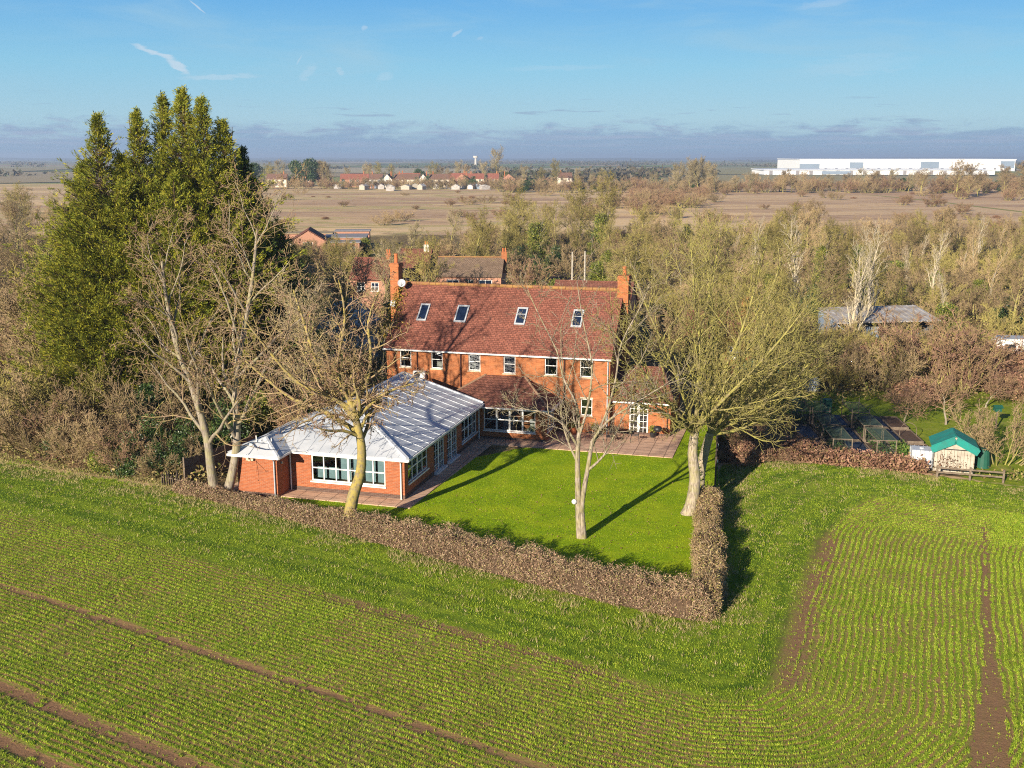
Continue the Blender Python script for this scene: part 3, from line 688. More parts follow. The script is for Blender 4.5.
MB().bar((U0 - ug, V0 - ov - 0.05, EZ - 0.18), (U1 + ug, V0 - ov - 0.05, EZ - 0.18), 0.10, 0.09).build('gutter', white, H)
MB().box(U0 - 0.02, U1 + 0.02, V0 - 0.035, V0 - 0.002, EZ - 0.16, EZ - 0.01).build('fascia', white, H)
def roofpt(u, v, up=0.0):
    n = Vector((0, -sl, 1)).normalized(); return tuple(Vector((u, v, EZ + (v - V0) * sl + 0.12)) + n * up)
for uc, hwid in ((-2.22, 0.33), (0.45, 0.40), (4.50, 0.35), (8.22, 0.34)):
    v0, v1 = 18.80, 19.86; fr = MB(); t_ = 0.09
    for (a, b, c, d_) in ((uc - hwid, uc + hwid, v0, v0 + t_), (uc - hwid, uc + hwid, v1 - t_, v1), (uc - hwid, uc - hwid + t_, v0 + t_, v1 - t_), (uc + hwid - t_, uc + hwid, v0 + t_, v1 - t_)):
        fr.slab([roofpt(a, c, 0.07), roofpt(b, c, 0.07), roofpt(b, d_, 0.07), roofpt(a, d_, 0.07)], 0.08)
    if uc > 3: fr.slab([roofpt(uc - hwid + t_, v0 + 0.62, 0.06), roofpt(uc + hwid - t_, v0 + 0.62, 0.06), roofpt(uc + hwid - t_, v0 + 0.66, 0.06), roofpt(uc - hwid + t_, v0 + 0.66, 0.06)], 0.05)
    f_ = fr.build('roof_window', greypipe, ROOF)
    MB().slab([roofpt(uc - hwid + t_, v0 + t_, 0.045), roofpt(uc + hwid - t_, v0 + t_, 0.045), roofpt(uc + hwid - t_, v1 - t_, 0.045), roofpt(uc - hwid + t_, v1 - t_, 0.045)], 0.02).build('pane', simple('dark_pane', (0.012, 0.022, 0.05), 0.08, 0.2, 2, 0.9) if 'dark_pane' not in MATS else MATS['dark_pane'], f_)
# chimneys
def chimney(parent, u0, u1, v0, v1, zb, zt, pots, pot_h=0.55, shoulder=None, m=brick):
    c = MB().box(u0, u1, v0, v1, zb, zt - 0.24); c.box(u0 - 0.05, u1 + 0.05, v0 - 0.05, v1 + 0.05, zt - 0.238, zt - 0.08); c.box(u0 - 0.01, u1 + 0.01, v0 - 0.01, v1 + 0.01, zt - 0.078, zt)
    if shoulder: c.box(*shoulder)
    o = c.build('chimney', m, parent)
    for k in range(pots):
        x = (u0 + u1) / 2; y = v0 + (v1 - v0) * (k + 0.5) / pots
        MB().tube([(x, y, zt - 0.02), (x, y, zt + pot_h * 0.8), (x, y, zt + pot_h * 0.82), (x, y, zt + pot_h)], [0.13, 0.115, 0.14, 0.135], 10).build('chimney_pot', terracotta, o)
    return o
chimney(H, -5.02, -4.42, 20.5, 21.3, 0.0, 10.05, 1, 0.62, (-4.419, -4.101, 20.45, 21.95, 0.0, 6.6))
chimney(H, 10.52, 11.22, 20.7, 21.7, 7.9, 9.62, 1, 0.58, (10.9, 11.2, 20.9, 21.5, 0.0, 7.898))
# satellite dishes on the left chimney
def dish(parent, c, r, d):
    c = Vector(c); d = Vector(d).normalized(); a = d.cross(Vector((0, 0, 1))).normalized(); b = a.cross(d); mb = MB(); n = 16; rings = [(0.0, 0.0), (0.4, 0.03), (0.75, 0.10), (1.0, 0.19)]
    base = len(mb.v)
    for rr_, dz in rings[1:]:
        for k in range(n): mb.v.append(tuple(c + a * (r * rr_ * cos(2 * pi * k / n)) + b * (r * rr_ * sin(2 * pi * k / n)) + d * (r * dz)))
    mb.v.append(tuple(c)); ci = len(mb.v) - 1
    for k in range(n): mb.f.append([ci, base + k, base + (k + 1) % n])
    for j in range(2):
        for k in range(n): mb.f.append([base + j * n + k, base + (j + 1) * n + k, base + (j + 1) * n + (k + 1) % n, base + j * n + (k + 1) % n])
    o = mb.build('satellite_dish', greypipe, parent, smooth=True)
    MB().tube([tuple(c - b * r * 0.8), tuple(c + d * r * 0.9)], 0.012, 5).tube([tuple(c), tuple(c - d * 0.35)], 0.02, 5).build('arm', black, o)
dish(H, (-4.12, 20.3, 8.75), 0.27, (0.25, -1, 0.35))
dish(H, (-4.75, 20.3, 7.35), 0.24, (-0.2, -1, 0.35))
# pipes, air conditioning unit
for x, z0, m in ((1.02, 1.9, brownpipe), (7.86, 0.05, brownpipe), (10.62, 0.05, greypipe)):
    MB().tube([(x, V0 - 0.07, z0), (x, V0 - 0.07, EZ - 0.35), (x, V0 - 0.28, EZ - 0.2)], 0.04, 8).build('downpipe', m, H)
MB().tube([(-1.95, V0 - 0.06, 3.45), (-1.95, V0 - 0.06, 4.85)], 0.035, 8).build('downpipe', brownpipe, H)
acu = MB().box(-2.16, -1.34, V0 - 0.36, V0 - 0.04, 2.98, 3.47).build('air_conditioner', white, H, bevel=0.01)
mb = MB()
for r_ in (0.2, 0.15, 0.10, 0.05):
    for k in range(16):
        a, b = 2 * pi * k / 16, 2 * pi * (k + 1) / 16
        mb.bar((-1.88 + r_ * cos(a), V0 - 0.37, 3.225 + r_ * sin(a)), (-1.88 + r_ * cos(b), V0 - 0.37, 3.225 + r_ * sin(b)), 0.012, 0.012)
mb.build('fan_grille', black, acu)
MB().tube([(-1.88, V0 - 0.365, 3.225), (-1.88, V0 - 0.361, 3.225)], 0.22, 18).build('fan_opening', black, acu)
for q in (-2.05, -1.5): MB().box(q, q + 0.05, V0 - 0.36, V0, 2.90, 2.975).build('bracket', greypipe, acu)

# kitchen wing -------------------------------------------------------
KW = H
KV = 17.8; K = mapper('S', KV); ko = [(11.93, 13.11, 0.07, 2.06)]
mb = MB(); wall(mb, K, 10.76, 14.5, 0, 2.15, ko); wall(mb, mapper('E', 14.5), KV, 23.0, 0, 2.15); wall(mb, mapper('N', 23.0), 10.76, 14.5, 0, 2.15)
mb.build('wing_wall', brick, KW)
d_ = window(KW, K, (11.93, 12.505, 0.07, 2.06), 2, 5, 0.075, 0.028, sill=False, name='french_door'); d_ = window(KW, K, (12.515, 13.11, 0.07, 2.06), 2, 5, 0.075, 0.028, sill=False, name='french_door')
kr = MB(); r0, r1 = (10.76, 20.4, 3.85), (13.6, 20.4, 3.85)
a, b, c, e = (10.76, 17.5, 2.18), (14.75, 17.5, 2.18), (14.75, 23.3, 2.18), (10.76, 23.3, 2.18)
kr.slab([a, b, r1, r0], 0.1).slab([b, c, r1], 0.1).slab([c, e, r0, r1], 0.1); kro = kr.build('wing_roof', tile_b, KW)
MB().tube([b, r1], 0.07, 6).tube([c, r1], 0.07, 6).tube([r0, r1], 0.08, 6).build('ridge_tiles', tile_b, kro)
MB().bar((10.9, 17.46, 2.12), (14.75, 17.46, 2.12), 0.09, 0.08).build('wing_gutter', white, KW)
for q in (14.32, 10.95): MB().tube([(q, KV - 0.06, 0.06), (q, KV - 0.06, 2.1)], 0.035, 8).build('downpipe', brownpipe, KW)
MB().box(10.8, 14.51, KV - 0.012, KV - 0.002, 0.05, 0.18).build('plinth', brick_dark, KW)
MB().box(10.8, 14.4, KV + 0.3, 22.8, -0.01, 0.055).build('wing_floor', carpet, KW)

# bay (sun room) ------------------------------------------------------
BV = 14.4; B_ = mapper('S', BV); bo = [(3.42, 6.72, 0.56, 1.95)]; BE = mapper('E', 7.36); be = [(14.8, 16.9, 0.56, 1.95)]
mb = MB(); wall(mb, B_, 0.9, 7.36, 0, 2.08, bo); wall(mb, BE, BV, V0 - 0.002, 0, 2.08, be); wall(mb, mapper('W', 0.9), BV, V0 - 0.002, 0, 2.08)
mb.build('bay_wall', brick, H)
window(H, B_, bo[0], 4, 2, 0.06, 0.055, thick=(1, 2, 3)); window(H, BE, be[0], 3, 2, 0.06, 0.05)
MB().box(3.25, 7.375, BV - 0.012, BV - 0.002, 0.05, 0.17).build('plinth', brick_dark, H)
a, b, c, e = (0.3, 14.05, 2.10), (7.72, 14.05, 2.10), (7.72, V0 - 0.004, 2.10), (0.3, V0 - 0.004, 2.10)
r0, r1 = (2.7, V0 - 0.006, 3.42), (5.3, V0 - 0.006, 3.42)
br = MB().slab([a, b, r1, r0], 0.1).slab([b, c, r1], 0.1).slab([e, a, r0], 0.1).build('bay_roof', tile_b, H)
hip_m = simple('hip_tiles', (0.30, 0.19, 0.12), 0.9, 0.3, 6); MB().tube([b, r1], 0.075, 6).build('hip_tiles', hip_m, br); MB().tube([a, r0], 0.075, 6).build('hip_tiles', hip_m, br)
MB().bar((3.3, 14.0, 2.06), (7.75, 14.0, 2.06), 0.09, 0.08).bar((7.76, 14.0, 2.06), (7.76, 17.2, 2.06), 0.09, 0.08).build('bay_gutter', white, H)
MB().box(1.3, 7.0, BV + 0.32, V0 - 0.05, -0.01, 0.06).build('bay_floor', carpet, H)
for q in (4.2, 5.9): MB().box(q, q + 0.7, 15.6, 16.3, 0.06, 0.5).box(q, q + 0.7, 16.2, 16.35, 0.5, 0.95).build('armchair', curtain, H, bevel=0.04)

# annex with the white sheet roof ----------------------------------------
A = empty('garden_annex', HO, -TH, 'low brick garden room under a hipped white sheet metal roof with long windows', 'annex')
AE = mapper('E', 3.1); AS = mapper('S', 1.8)
eo = [(2.30, 5.26, 0.72, 2.08), (6.2, 7.9, 0.06, 2.12), (8.42, 10.16, 0.06, 2.10), (11.05, 14.0, 0.52, 1.95)]
so = [(-2.06, 2.05, 0.62, 2.02)]
mb = MB(); wall(mb, AE, 1.8, 14.38, 0, 2.2, eo); wall(mb, AS, -3.3, 3.1, 0, 2.2, so)
wall(mb, mapper('E', -3.3), 0.45, 1.8, 0, 2.2); wall(mb, mapper('S', 0.45), -5.55, -3.3, 0, 2.2); wall(mb, mapper('W', -5.55), 0.45, 7.9, 0, 2.2)
wall(mb, mapper('N', 7.9), -5.55, -2.2, 0, 2.2); wall(mb, mapper('W', -2.2), 7.9, 14.38, 0, 2.2); wall(mb, mapper('N', 14.38), -2.2, 3.1, 0, 2.2)
mb.build('wall', brick_b, A)
MB().box(-5.2, 2.8, 2.1, 7.5, -0.01, 0.058).box(-1.9, 2.8, 7.6, 14.0, -0.01, 0.058).build('floor', carpet, A)
for q in ((-3.29, 3.112, 1.788, 1.798, 0.05, 0.26), (3.102, 3.112, 1.8, 6.15, 0.05, 0.26), (3.102, 3.112, 10.2, 14.36, 0.05, 0.26), (-5.56, -3.29, 0.438, 0.448, 0.05, 0.2)): MB().box(*q).build('plinth', brick_dark, A)
window(A, AS, so[0], 6, 2, 0.07, 0.055, thick=(3,)); window(A, AE, eo[0], 4, 2, 0.06, 0.06, thick=(2,)); window(A, AE, eo[3], 4, 2, 0.06, 0.06, thick=(2,))
for o in eo[1:3]:
    md_ = (o[0] + o[1]) / 2
    window(A, AE, (o[0], md_ - 0.005, o[2], o[3]), 2, 5, 0.075, 0.025, sill=False, name='french_door', inset=0.03); window(A, AE, (md_ + 0.005, o[1], o[2], o[3]), 2, 5, 0.075, 0.025, sill=False, name='french_door', inset=0.03)
    MB().box(3.1, 3.3, o[0] - 0.03, o[1] + 0.03, 0.05, 0.14).build('door_step', white, A)
for k in range(6):
    a0 = -2.0 + k * 0.685; mb = MB(); zb = 1.34 if k in (0, 1) else 0.66
    if k > 1 : zb = 0.7
    z = zb
    while z < (1.95 if k > 1 else 1.3): mb.box(a0 + 0.03, a0 + 0.62, 2.2, 2.215, z, z + 0.045); z += 0.055
    if k < 2:
        z = 0.7
        while z < 1.3: mb.box(a0 + 0.03, a0 + 0.62, 2.2, 2.215, z, z + 0.045); z += 0.055
    mb.build('blind', blind_teal, A)
MB().box(0.6, 1.9, 5.0, 9.0, 0.06, 0.75).box(-1.2, -0.3, 4.0, 6.0, 0.06, 0.5).build('furniture', curtain, A, bevel=0.05)
MB().box(3.102, 3.2, 5.85, 5.97, 1.75, 1.95).build('wall_lamp', black, A)
RA = [(3.42, 1.45, 2.28), (3.42, 14.32, 2.28), (-1.75, 14.32, 3.88), (-1.75, 6.3, 3.88), (-5.85, 1.45, 2.28), (-5.85, 8.1, 2.28), (-1.75, 8.1, 3.88)]
SE, NE, R2, R1, SW, NW, R3 = RA
rf = MB().slab([SE, NE, R2, R1], 0.07).slab([SW, SE, R1], 0.07).slab([NW, SW, R1, R3], 0.07)
rf.poly([NW, R3, (-1.75, 8.1, 2.28)]); rf.poly([(-1.75, 8.1, 2.2), (-1.75, 14.32, 2.2), R2, R3]); rf.poly([(-1.75, 14.38, 2.2), (3.1, 14.38, 2.2), (3.1, 14.32, 2.25), R2])
# small hipped roof over the projecting store
bw, be_, bf = -5.85, -3.02, 0.12; rc = (bw + be_) / 2; rz_ = 2.28 + (rc - bw) * 0.39
P0, P1, P2_, P3 = (bw, bf, 2.28), (be_, bf, 2.28), (be_, 1.6, 2.28), (bw, 3.0, 2.28)
ra, rb = (rc, bf + 1.42, rz_), (rc, 3.3, rz_)
rf.slab([P0, P1, ra], 0.07).slab([P1, P2_, (be_, 1.6, 2.28), rb, ra], 0.065).slab([(bw, 3.3, 2.29), P0, ra, rb], 0.06)
AR = rf.build('roof', sheet, A)
sm_ = MB()
def seam(a, b, h=0.045, w_=0.05, lift=0.02):
    a = Vector(a) + Vector((0, 0, lift)); b = Vector(b) + Vector((0, 0, lift)); sm_.bar(a, b, w_, h)
v = 1.95
while v < 14.3:
    t_ = min(1.0, (v - 1.45) / (6.3 - 1.45)); a = Vector((3.42, v, 2.28)); b = Vector((3.42 + (-1.75 - 3.42) * t_, v, 2.28 + 1.6 * t_)); seam(a, b, 0.028, 0.035, 0.012); v += 0.88
u = -5.2
while u < 3.2:
    t_ = (u + 5.85) / 4.1 if u < -1.75 else (3.42 - u) / 5.17; a = Vector((u, 1.45, 2.28)); b = Vector((u, 1.45 + (6.3 - 1.45) * t_, 2.28 + 1.6 * t_))
    if u > -3.0: seam(a, b, 0.018, 0.03, 0.006)
    u += 0.62
seam(SE, R1, 0.10, 0.16, 0.03); seam(R1, R2, 0.10, 0.2, 0.03); seam(SW, R1, 0.08, 0.14, 0.03); seam(P0, ra, 0.08, 0.12); seam(P1, ra, 0.08, 0.12); seam(ra, rb, 0.08, 0.12); seam(NE, R2, 0.1, 0.14, 0.03)
sm_.build('seams', sheet, AR)
MB().bar((-3.0, 1.40, 2.2), (3.46, 1.40, 2.2), 0.09, 0.12).bar((3.47, 1.40, 2.2), (3.47, 14.3, 2.2), 0.08, 0.11).bar((-5.88, 0.07, 2.2), (-2.98, 0.07, 2.2), 0.09, 0.12).bar((-2.98, 0.07, 2.2), (-2.98, 1.4, 2.2), 0.08, 0.11).build('gutter', white, A)
for (x, y, m) in ((2.93, 1.72, white), (3.18, 14.2, white), (-3.42, 0.37, greypipe), (-3.2, 1.72, white)):
    MB().tube([(x, y, 0.05), (x, y, 1.95), (x + 0.02, y - 0.2, 2.15)], 0.038, 8).build('downpipe', m, A)
for k, (x, y, h_) in enumerate(((-4.75, 1.1, 0.42), (-4.55, 1.2, 0.2), (-4.32, 1.25, 0.2), (-4.0, 1.3, 0.3))):
    MB().tube([(x, y, 2.45 + 0.1 * k % 0.2), (x, y, 2.6 + h_)], 0.028, 6).tube([(x - 0.1, y, 2.62), (x + 0.1, y, 2.62)], 0.02, 6).build('roof_vent', white, A)
MB().tube([(-4.75, 0.40, 1.93), (-4.75, 0.25, 1.93)], 0.05, 8).box(-4.95, -4.82, 0.30, 0.44, 1.9, 2.02).box(-4.68, -4.55, 0.30, 0.44, 1.9, 2.02).build('security_lamp', cream, A)
MB().box(-3.29, -3.2, 0.85, 0.95, 1.7, 1.8).build('wall_lamp', cream, A)

# ------------------------------------------------------------------ bare trees
def nrm(v):
    l = sqrt(v[0] * v[0] + v[1] * v[1] + v[2] * v[2]) or 1e-9; return (v[0] / l, v[1] / l, v[2] / l)
def perp_turn(d, ang, phi):
    a = (0, 0, 1) if abs(d[2]) < 0.92 else (1, 0, 0)
    u = nrm((d[1] * a[2] - d[2] * a[1], d[2] * a[0] - d[0] * a[2], d[0] * a[1] - d[1] * a[0]))
    w_ = (d[1] * u[2] - d[2] * u[1], d[2] * u[0] - d[0] * u[2], d[0] * u[1] - d[1] * u[0])
    c, s_ = cos(ang), sin(ang); cp, sp = cos(phi), sin(phi)
    return tuple(d[i] * c + (u[i] * cp + w_[i] * sp) * s_ for i in range(3))
class Tree:
    """P: per-level lists kids, ratio, ang, seg; wander, trop, minr, rr"""
    def __init__(s, seed, **P):
        s.r = random.Random(seed); s.P = dict(kids=(7, 6, 6, 5, 3), ratio=(0.6, 0.55, 0.55, 0.5, 0.5), ang=(0.8, 0.8, 0.8, 0.8, 0.8), seg=(8, 7, 5, 4, 2), wander=0.12, trop=0.05, minr=0.008, rr=0.55, t0=(0.3, 0.2, 0.15, 0.1, 0.1), maxl=4, droop=0.0)
        s.P.update(P); s.L = {}; s.tips = []
    def grow(s, p, d, L, r0, r1, lvl):
        P = s.P; n = P['seg'][lvl]; pts = [p]; rad = [r0]; step = L / n; dirs = [d]; g = s.r.gauss; wn = P['wander']; tr = P['trop'] if lvl < 3 else P['trop'] - P['droop']
        for i in range(n):
            d = nrm((d[0] + g(0, wn), d[1] + g(0, wn), d[2] + g(0, wn) + tr))
            p = (p[0] + d[0] * step, p[1] + d[1] * step, p[2] + d[2] * step)
            if p[2] < 0.15: p = (p[0], p[1], 0.15 + s.r.random() * 0.1)
            pts.append(p); dirs.append(d); rad.append(max(P['minr'] * 0.7, r0 + (r1 - r0) * (i + 1) / n))
        s.L.setdefault(lvl, []).append((pts, rad)); s.kids(pts, rad, dirs, L, lvl)
        return pts
    def kids(s, pts, rad, dirs, L, lvl, k=None, t0=None, ratio=None, up=0.0):
        P = s.P; n = len(pts) - 1
        if lvl >= P['maxl']: s.tips.append(pts[-1]); return
        k = P['kids'][lvl] if k is None else k; t0 = P['t0'][lvl] if t0 is None else t0; ratio = ratio or P['ratio'][lvl]; ph = s.r.random() * 6.28
        for j in range(k):
            t = t0 + (1 - t0) * (j + s.r.random()) / k; f = t * n; i = min(int(f), n - 1); f -= i
            p = tuple(pts[i][q] + (pts[i + 1][q] - pts[i][q]) * f for q in range(3))
            ph += 2.4 + s.r.uniform(-0.5, 0.5)
            dd = perp_turn(dirs[i + 1], P['ang'][lvl] * s.r.uniform(0.65, 1.25), ph); dd = nrm((dd[0], dd[1], dd[2] + up))
            r_ = max(P['minr'], (rad[i] + (rad[i + 1] - rad[i]) * f) * P['rr'])
            s.grow(p, dd, L * ratio * (1.2 - 0.55 * t) * s.r.uniform(0.7, 1.2), r_, max(P['minr'] * 0.7, r_ * 0.35), lvl + 1)
    def limb(s, pts, r0, r1, lvl=0, sub=3, **kw):
        """a given limb through control points, smoothed, with children"""
        C = [Vector(q) for q in pts]; out = []
        for i in range(len(C) - 1):
            a = C[max(i - 1, 0)]; b = C[i]; c = C[i + 1]; e = C[min(i + 2, len(C) - 1)]
            for k in range(sub):
                t = k / sub; q = 0.5 * ((2 * b) + (c - a) * t + (2 * a - 5 * b + 4 * c - e) * t * t + (3 * b - a - 3 * c + e) * t ** 3)
                out.append(tuple(q))
        out.append(tuple(C[-1])); n = len(out); rad = [r0 + (r1 - r0) * (i / (n - 1)) ** 0.8 for i in range(n)]
        L = sum((Vector(out[i + 1]) - Vector(out[i])).length for i in range(n - 1))
        dirs = [nrm(tuple(Vector(out[max(i, 1)]) - Vector(out[max(i, 1) - 1]))) for i in range(n)]
        s.L.setdefault(lvl, []).append((out, rad)); s.kids(out, rad, dirs, L, lvl, **kw)
        return out
    def mesh(s, lo, hi, name, sides=(9, 6, 4, 3, 3, 3)):
        Vs, Fs, base = [], [], 0
        groups = {}
        for l in range(lo, hi + 1):
            for pts, rad in s.L.get(l, []): groups.setdefault((len(pts), sides[l]), []).append((pts, rad))
        for (n, k), items in groups.items():
            Pp = np.array([i[0] for i in items]); R = np.array([i[1] for i in items]); M = len(items)
            T = np.gradient(Pp, axis=1); T /= np.linalg.norm(T, axis=2, keepdims=True) + 1e-9
            md_ = Pp[:, -1] - Pp[:, 0]; md_ /= np.linalg.norm(md_, axis=1, keepdims=True) + 1e-9
            ref = np.where(np.abs(md_[:, 2:3]) < 0.8, np.array([[0, 0, 1.0]]), np.array([[1.0, 0, 0]]))[:, None, :]
            U = np.cross(T, ref); U /= np.linalg.norm(U, axis=2, keepdims=True) + 1e-9; Wv = np.cross(T, U)
            a = np.arange(k) * 2 * pi / k
            V = Pp[:, :, None] + (U[:, :, None] * np.cos(a)[None, None, :, None] + Wv[:, :, None] * np.sin(a)[None, None, :, None]) * R[:, :, None, None]
            I = base + np.arange(M * n * k).reshape(M, n, k)
            A_ = I[:, :-1, :]; B2 = I[:, 1:, :]
            Fs.append(np.stack([A_, np.roll(A_, -1, 2), np.roll(B2, -1, 2), B2], -1).reshape(-1, 4)); Vs.append(V.reshape(-1, 3)); base += M * n * k
        return npmesh(name, np.concatenate(Vs), np.concatenate(Fs), smooth=True)
def bits(name, P, size, rnd_seed=0, n=1, spread=0.1, asp=0.5):
    """small leaf-like triangles and quads scattered about points"""
    r = np.random.default_rng(rnd_seed); P = np.repeat(np.asarray(P, float), n, 0) + r.normal(0, spread, (len(P) * n, 3)); m = len(P)
    a = r.normal(size=(m, 3)); a /= np.linalg.norm(a, axis=1, keepdims=True); b = np.cross(a, r.normal(size=(m, 3))); b /= np.linalg.norm(b, axis=1, keepdims=True) + 1e-9
    s_ = size * (0.6 + 0.8 * r.random((m, 1)))
    V = np.stack([P - a * s_, P + b * s_ * asp, P + a * s_, P - b * s_ * asp], 1)
    return npmesh(name, V.reshape(-1, 3), np.arange(m * 4).reshape(-1, 4), rnd=r.random(m))

bark_pale = barkmat('bark_pale', (0.38, 0.32, 0.25), (0.12, 0.095, 0.07), (0.27, 0.25, 0.10), 0.35)
bark_lichen = barkmat('bark_lichen', (0.27, 0.22, 0.14), (0.14, 0.11, 0.07), (0.37, 0.295, 0.07), 0.5, 5.0)
bark_green = barkmat('bark_green', (0.28, 0.24, 0.12), (0.14, 0.11, 0.06), (0.34, 0.32, 0.07), 0.45, 3.0)
twig_rose = barkmat('twig_rose', (0.34, 0.235, 0.165), (0.17, 0.115, 0.085), (0.38, 0.32, 0.09), 0.35, 2.0, 0.1)
bark_grey = barkmat('bark_grey', (0.30, 0.26, 0.21), (0.15, 0.12, 0.095), (0.28, 0.27, 0.10), 0.3)
twig_olive = barkmat('twig_olive', (0.29, 0.235, 0.10), (0.13, 0.10, 0.045), (0.34, 0.30, 0.075), 0.45, 1.5, 0.32)
twig_tan = barkmat('twig_tan', (0.40, 0.295, 0.17), (0.19, 0.13, 0.08), (0.36, 0.29, 0.11), 0.3, 1.5, 0.32)
twig_pink = barkmat('twig_pink', (0.36, 0.21, 0.15), (0.17, 0.10, 0.075), (0.28, 0.22, 0.09), 0.4, 1.5, 0.2)
twig_grey = barkmat('twig_grey', (0.40, 0.33, 0.23), (0.20, 0.16, 0.11), (0.38, 0.33, 0.13), 0.4, 1.5, 0.2)
twig_white = barkmat('twig_white', (0.50, 0.44, 0.33), (0.30, 0.25, 0.18), (0.40, 0.35, 0.16), 0.3, 1.5, 0.1)
leaf_brown = leafmat('dead_leaves', [(0.06, 0.03, 0.02), (0.14, 0.07, 0.04), (0.22, 0.12, 0.07), (0.28, 0.17, 0.10)], trans=0.1)
leaf_ever = leafmat('evergreen_leaves', [(0.015, 0.035, 0.010), (0.030, 0.065, 0.014), (0.055, 0.10, 0.02), (0.09, 0.14, 0.03)], rough=0.4, trans=0.1, spec=0.5)
leaf_ivy = leafmat('ivy_leaves', [(0.04, 0.06, 0.015), (0.10, 0.14, 0.02), (0.20, 0.23, 0.03), (0.32, 0.30, 0.05)], rough=0.5, trans=0.15, spec=0.35)
leaf_cyp = leafmat('cypress_foliage', [(0.08, 0.115, 0.014), (0.17, 0.20, 0.020), (0.29, 0.29, 0.026), (0.44, 0.38, 0.035)], rough=0.7, trans=0.2, rnd=0.05)
leaf_cyp2 = leafmat('dark_cypress_foliage', [(0.030, 0.060, 0.018), (0.06, 0.105, 0.025), (0.11, 0.155, 0.035), (0.20, 0.21, 0.04)], rough=0.7, trans=0.15, rnd=0.05)
leaf_ham = leafmat('hedge_leaves', [(0.09, 0.06, 0.03), (0.27, 0.17, 0.10), (0.50, 0.32, 0.22), (0.26, 0.28, 0.06)], trans=0.12)
leaf_ham2 = leafmat('hedge_side_leaves', [(0.10, 0.08, 0.03), (0.30, 0.20, 0.09), (0.54, 0.38, 0.20), (0.30, 0.33, 0.06)], trans=0.12)
leaf_bram = leafmat('bramble_leaves', [(0.12, 0.06, 0.04), (0.27, 0.14, 0.09), (0.42, 0.24, 0.16), (0.24, 0.19, 0.07)], trans=0.15)

def place_tree(name, T, loc, mt, mc, label, cat='tree', split=1, group=None, extra=None):
    """trunk with its main limbs, crown of branches and twigs"""
    r = empty(name, loc, 0, label, cat, group)
    link('trunk', T.mesh(0, split, 'trunk'), r, mt); link('crown', T.mesh(split + 1, 5, 'crown'), r, mc)
    if extra is not None: link('seed_clusters', extra, r, leaf_brown)
    return r
def Rel(o, pts): return [(a - o[0], b - o[1], c) for a, b, c in pts]
# tree 1: leaning lichen-yellow trunk in front of the annex
o = (-7.69, 45.65, 0); rr = random.Random(5)
T = Tree(11, kids=(8, 7, 6, 4, 2), ratio=(0.5, 0.5, 0.5, 0.5, 0.6), wander=0.20, trop=0.02, minr=0.012, ang=(0.8, 0.85, 0.9, 0.9, 0.9), droop=0.02)
T.limb(Rel(o, [(-7.74, 45.65, -0.10), (-7.45, 45.65, 1.62), (-7.06, 45.65, 2.78), (-6.97, 45.65, 4.12), (-7.21, 45.74, 5.37), (-7.50, 45.84, 6.43), (-7.69, 46.03, 7.58)]), 0.33, 0.11, 0, k=16, t0=0.5, ratio=0.36)
for p in ([(-7.59, 45.94, 6.81), (-7.69, 46.03, 7.29), (-7.98, 46.32, 7.97), (-7.69, 46.70, 9.89), (-7.98, 47.09, 11.62)],
          [(-7.30, 45.74, 5.76), (-8.36, 45.65, 6.43), (-9.80, 45.46, 7.20), (-10.96, 45.17, 8.74), (-11.92, 44.97, 10.18)],
          [(-7.30, 45.79, 5.95), (-6.73, 46.03, 6.91), (-6.53, 46.51, 8.16), (-6.63, 46.70, 9.70), (-6.15, 46.99, 11.04)],
          [(-7.06, 45.70, 4.70), (-8.55, 46.03, 5.56), (-10.19, 46.51, 6.14), (-11.44, 46.99, 6.91), (-12.49, 47.28, 7.77)],
          [(-7.21, 45.65, 5.37), (-6.34, 45.46, 6.24), (-5.38, 45.46, 6.81), (-4.52, 45.74, 7.01)],
          [(-7.30, 45.74, 5.37), (-8.84, 46.51, 7.29), (-9.61, 47.28, 9.31), (-10.19, 47.67, 11.04)]):
    T.limb(Rel(o, p), 0.135, 0.035, 1, k=12, t0=0.15, ratio=0.42)
xt = [t for t in T.tips if rr.random() < 0.22]
t1 = place_tree('lichened_tree', T, o, bark_lichen, twig_rose, 'leaning bare tree with mustard yellow lichened trunk before the white roofed annex', extra=bits('b', xt, 0.055, 3, 2, 0.06), split=1); t1.location = (-7.62, 46.4, 0)
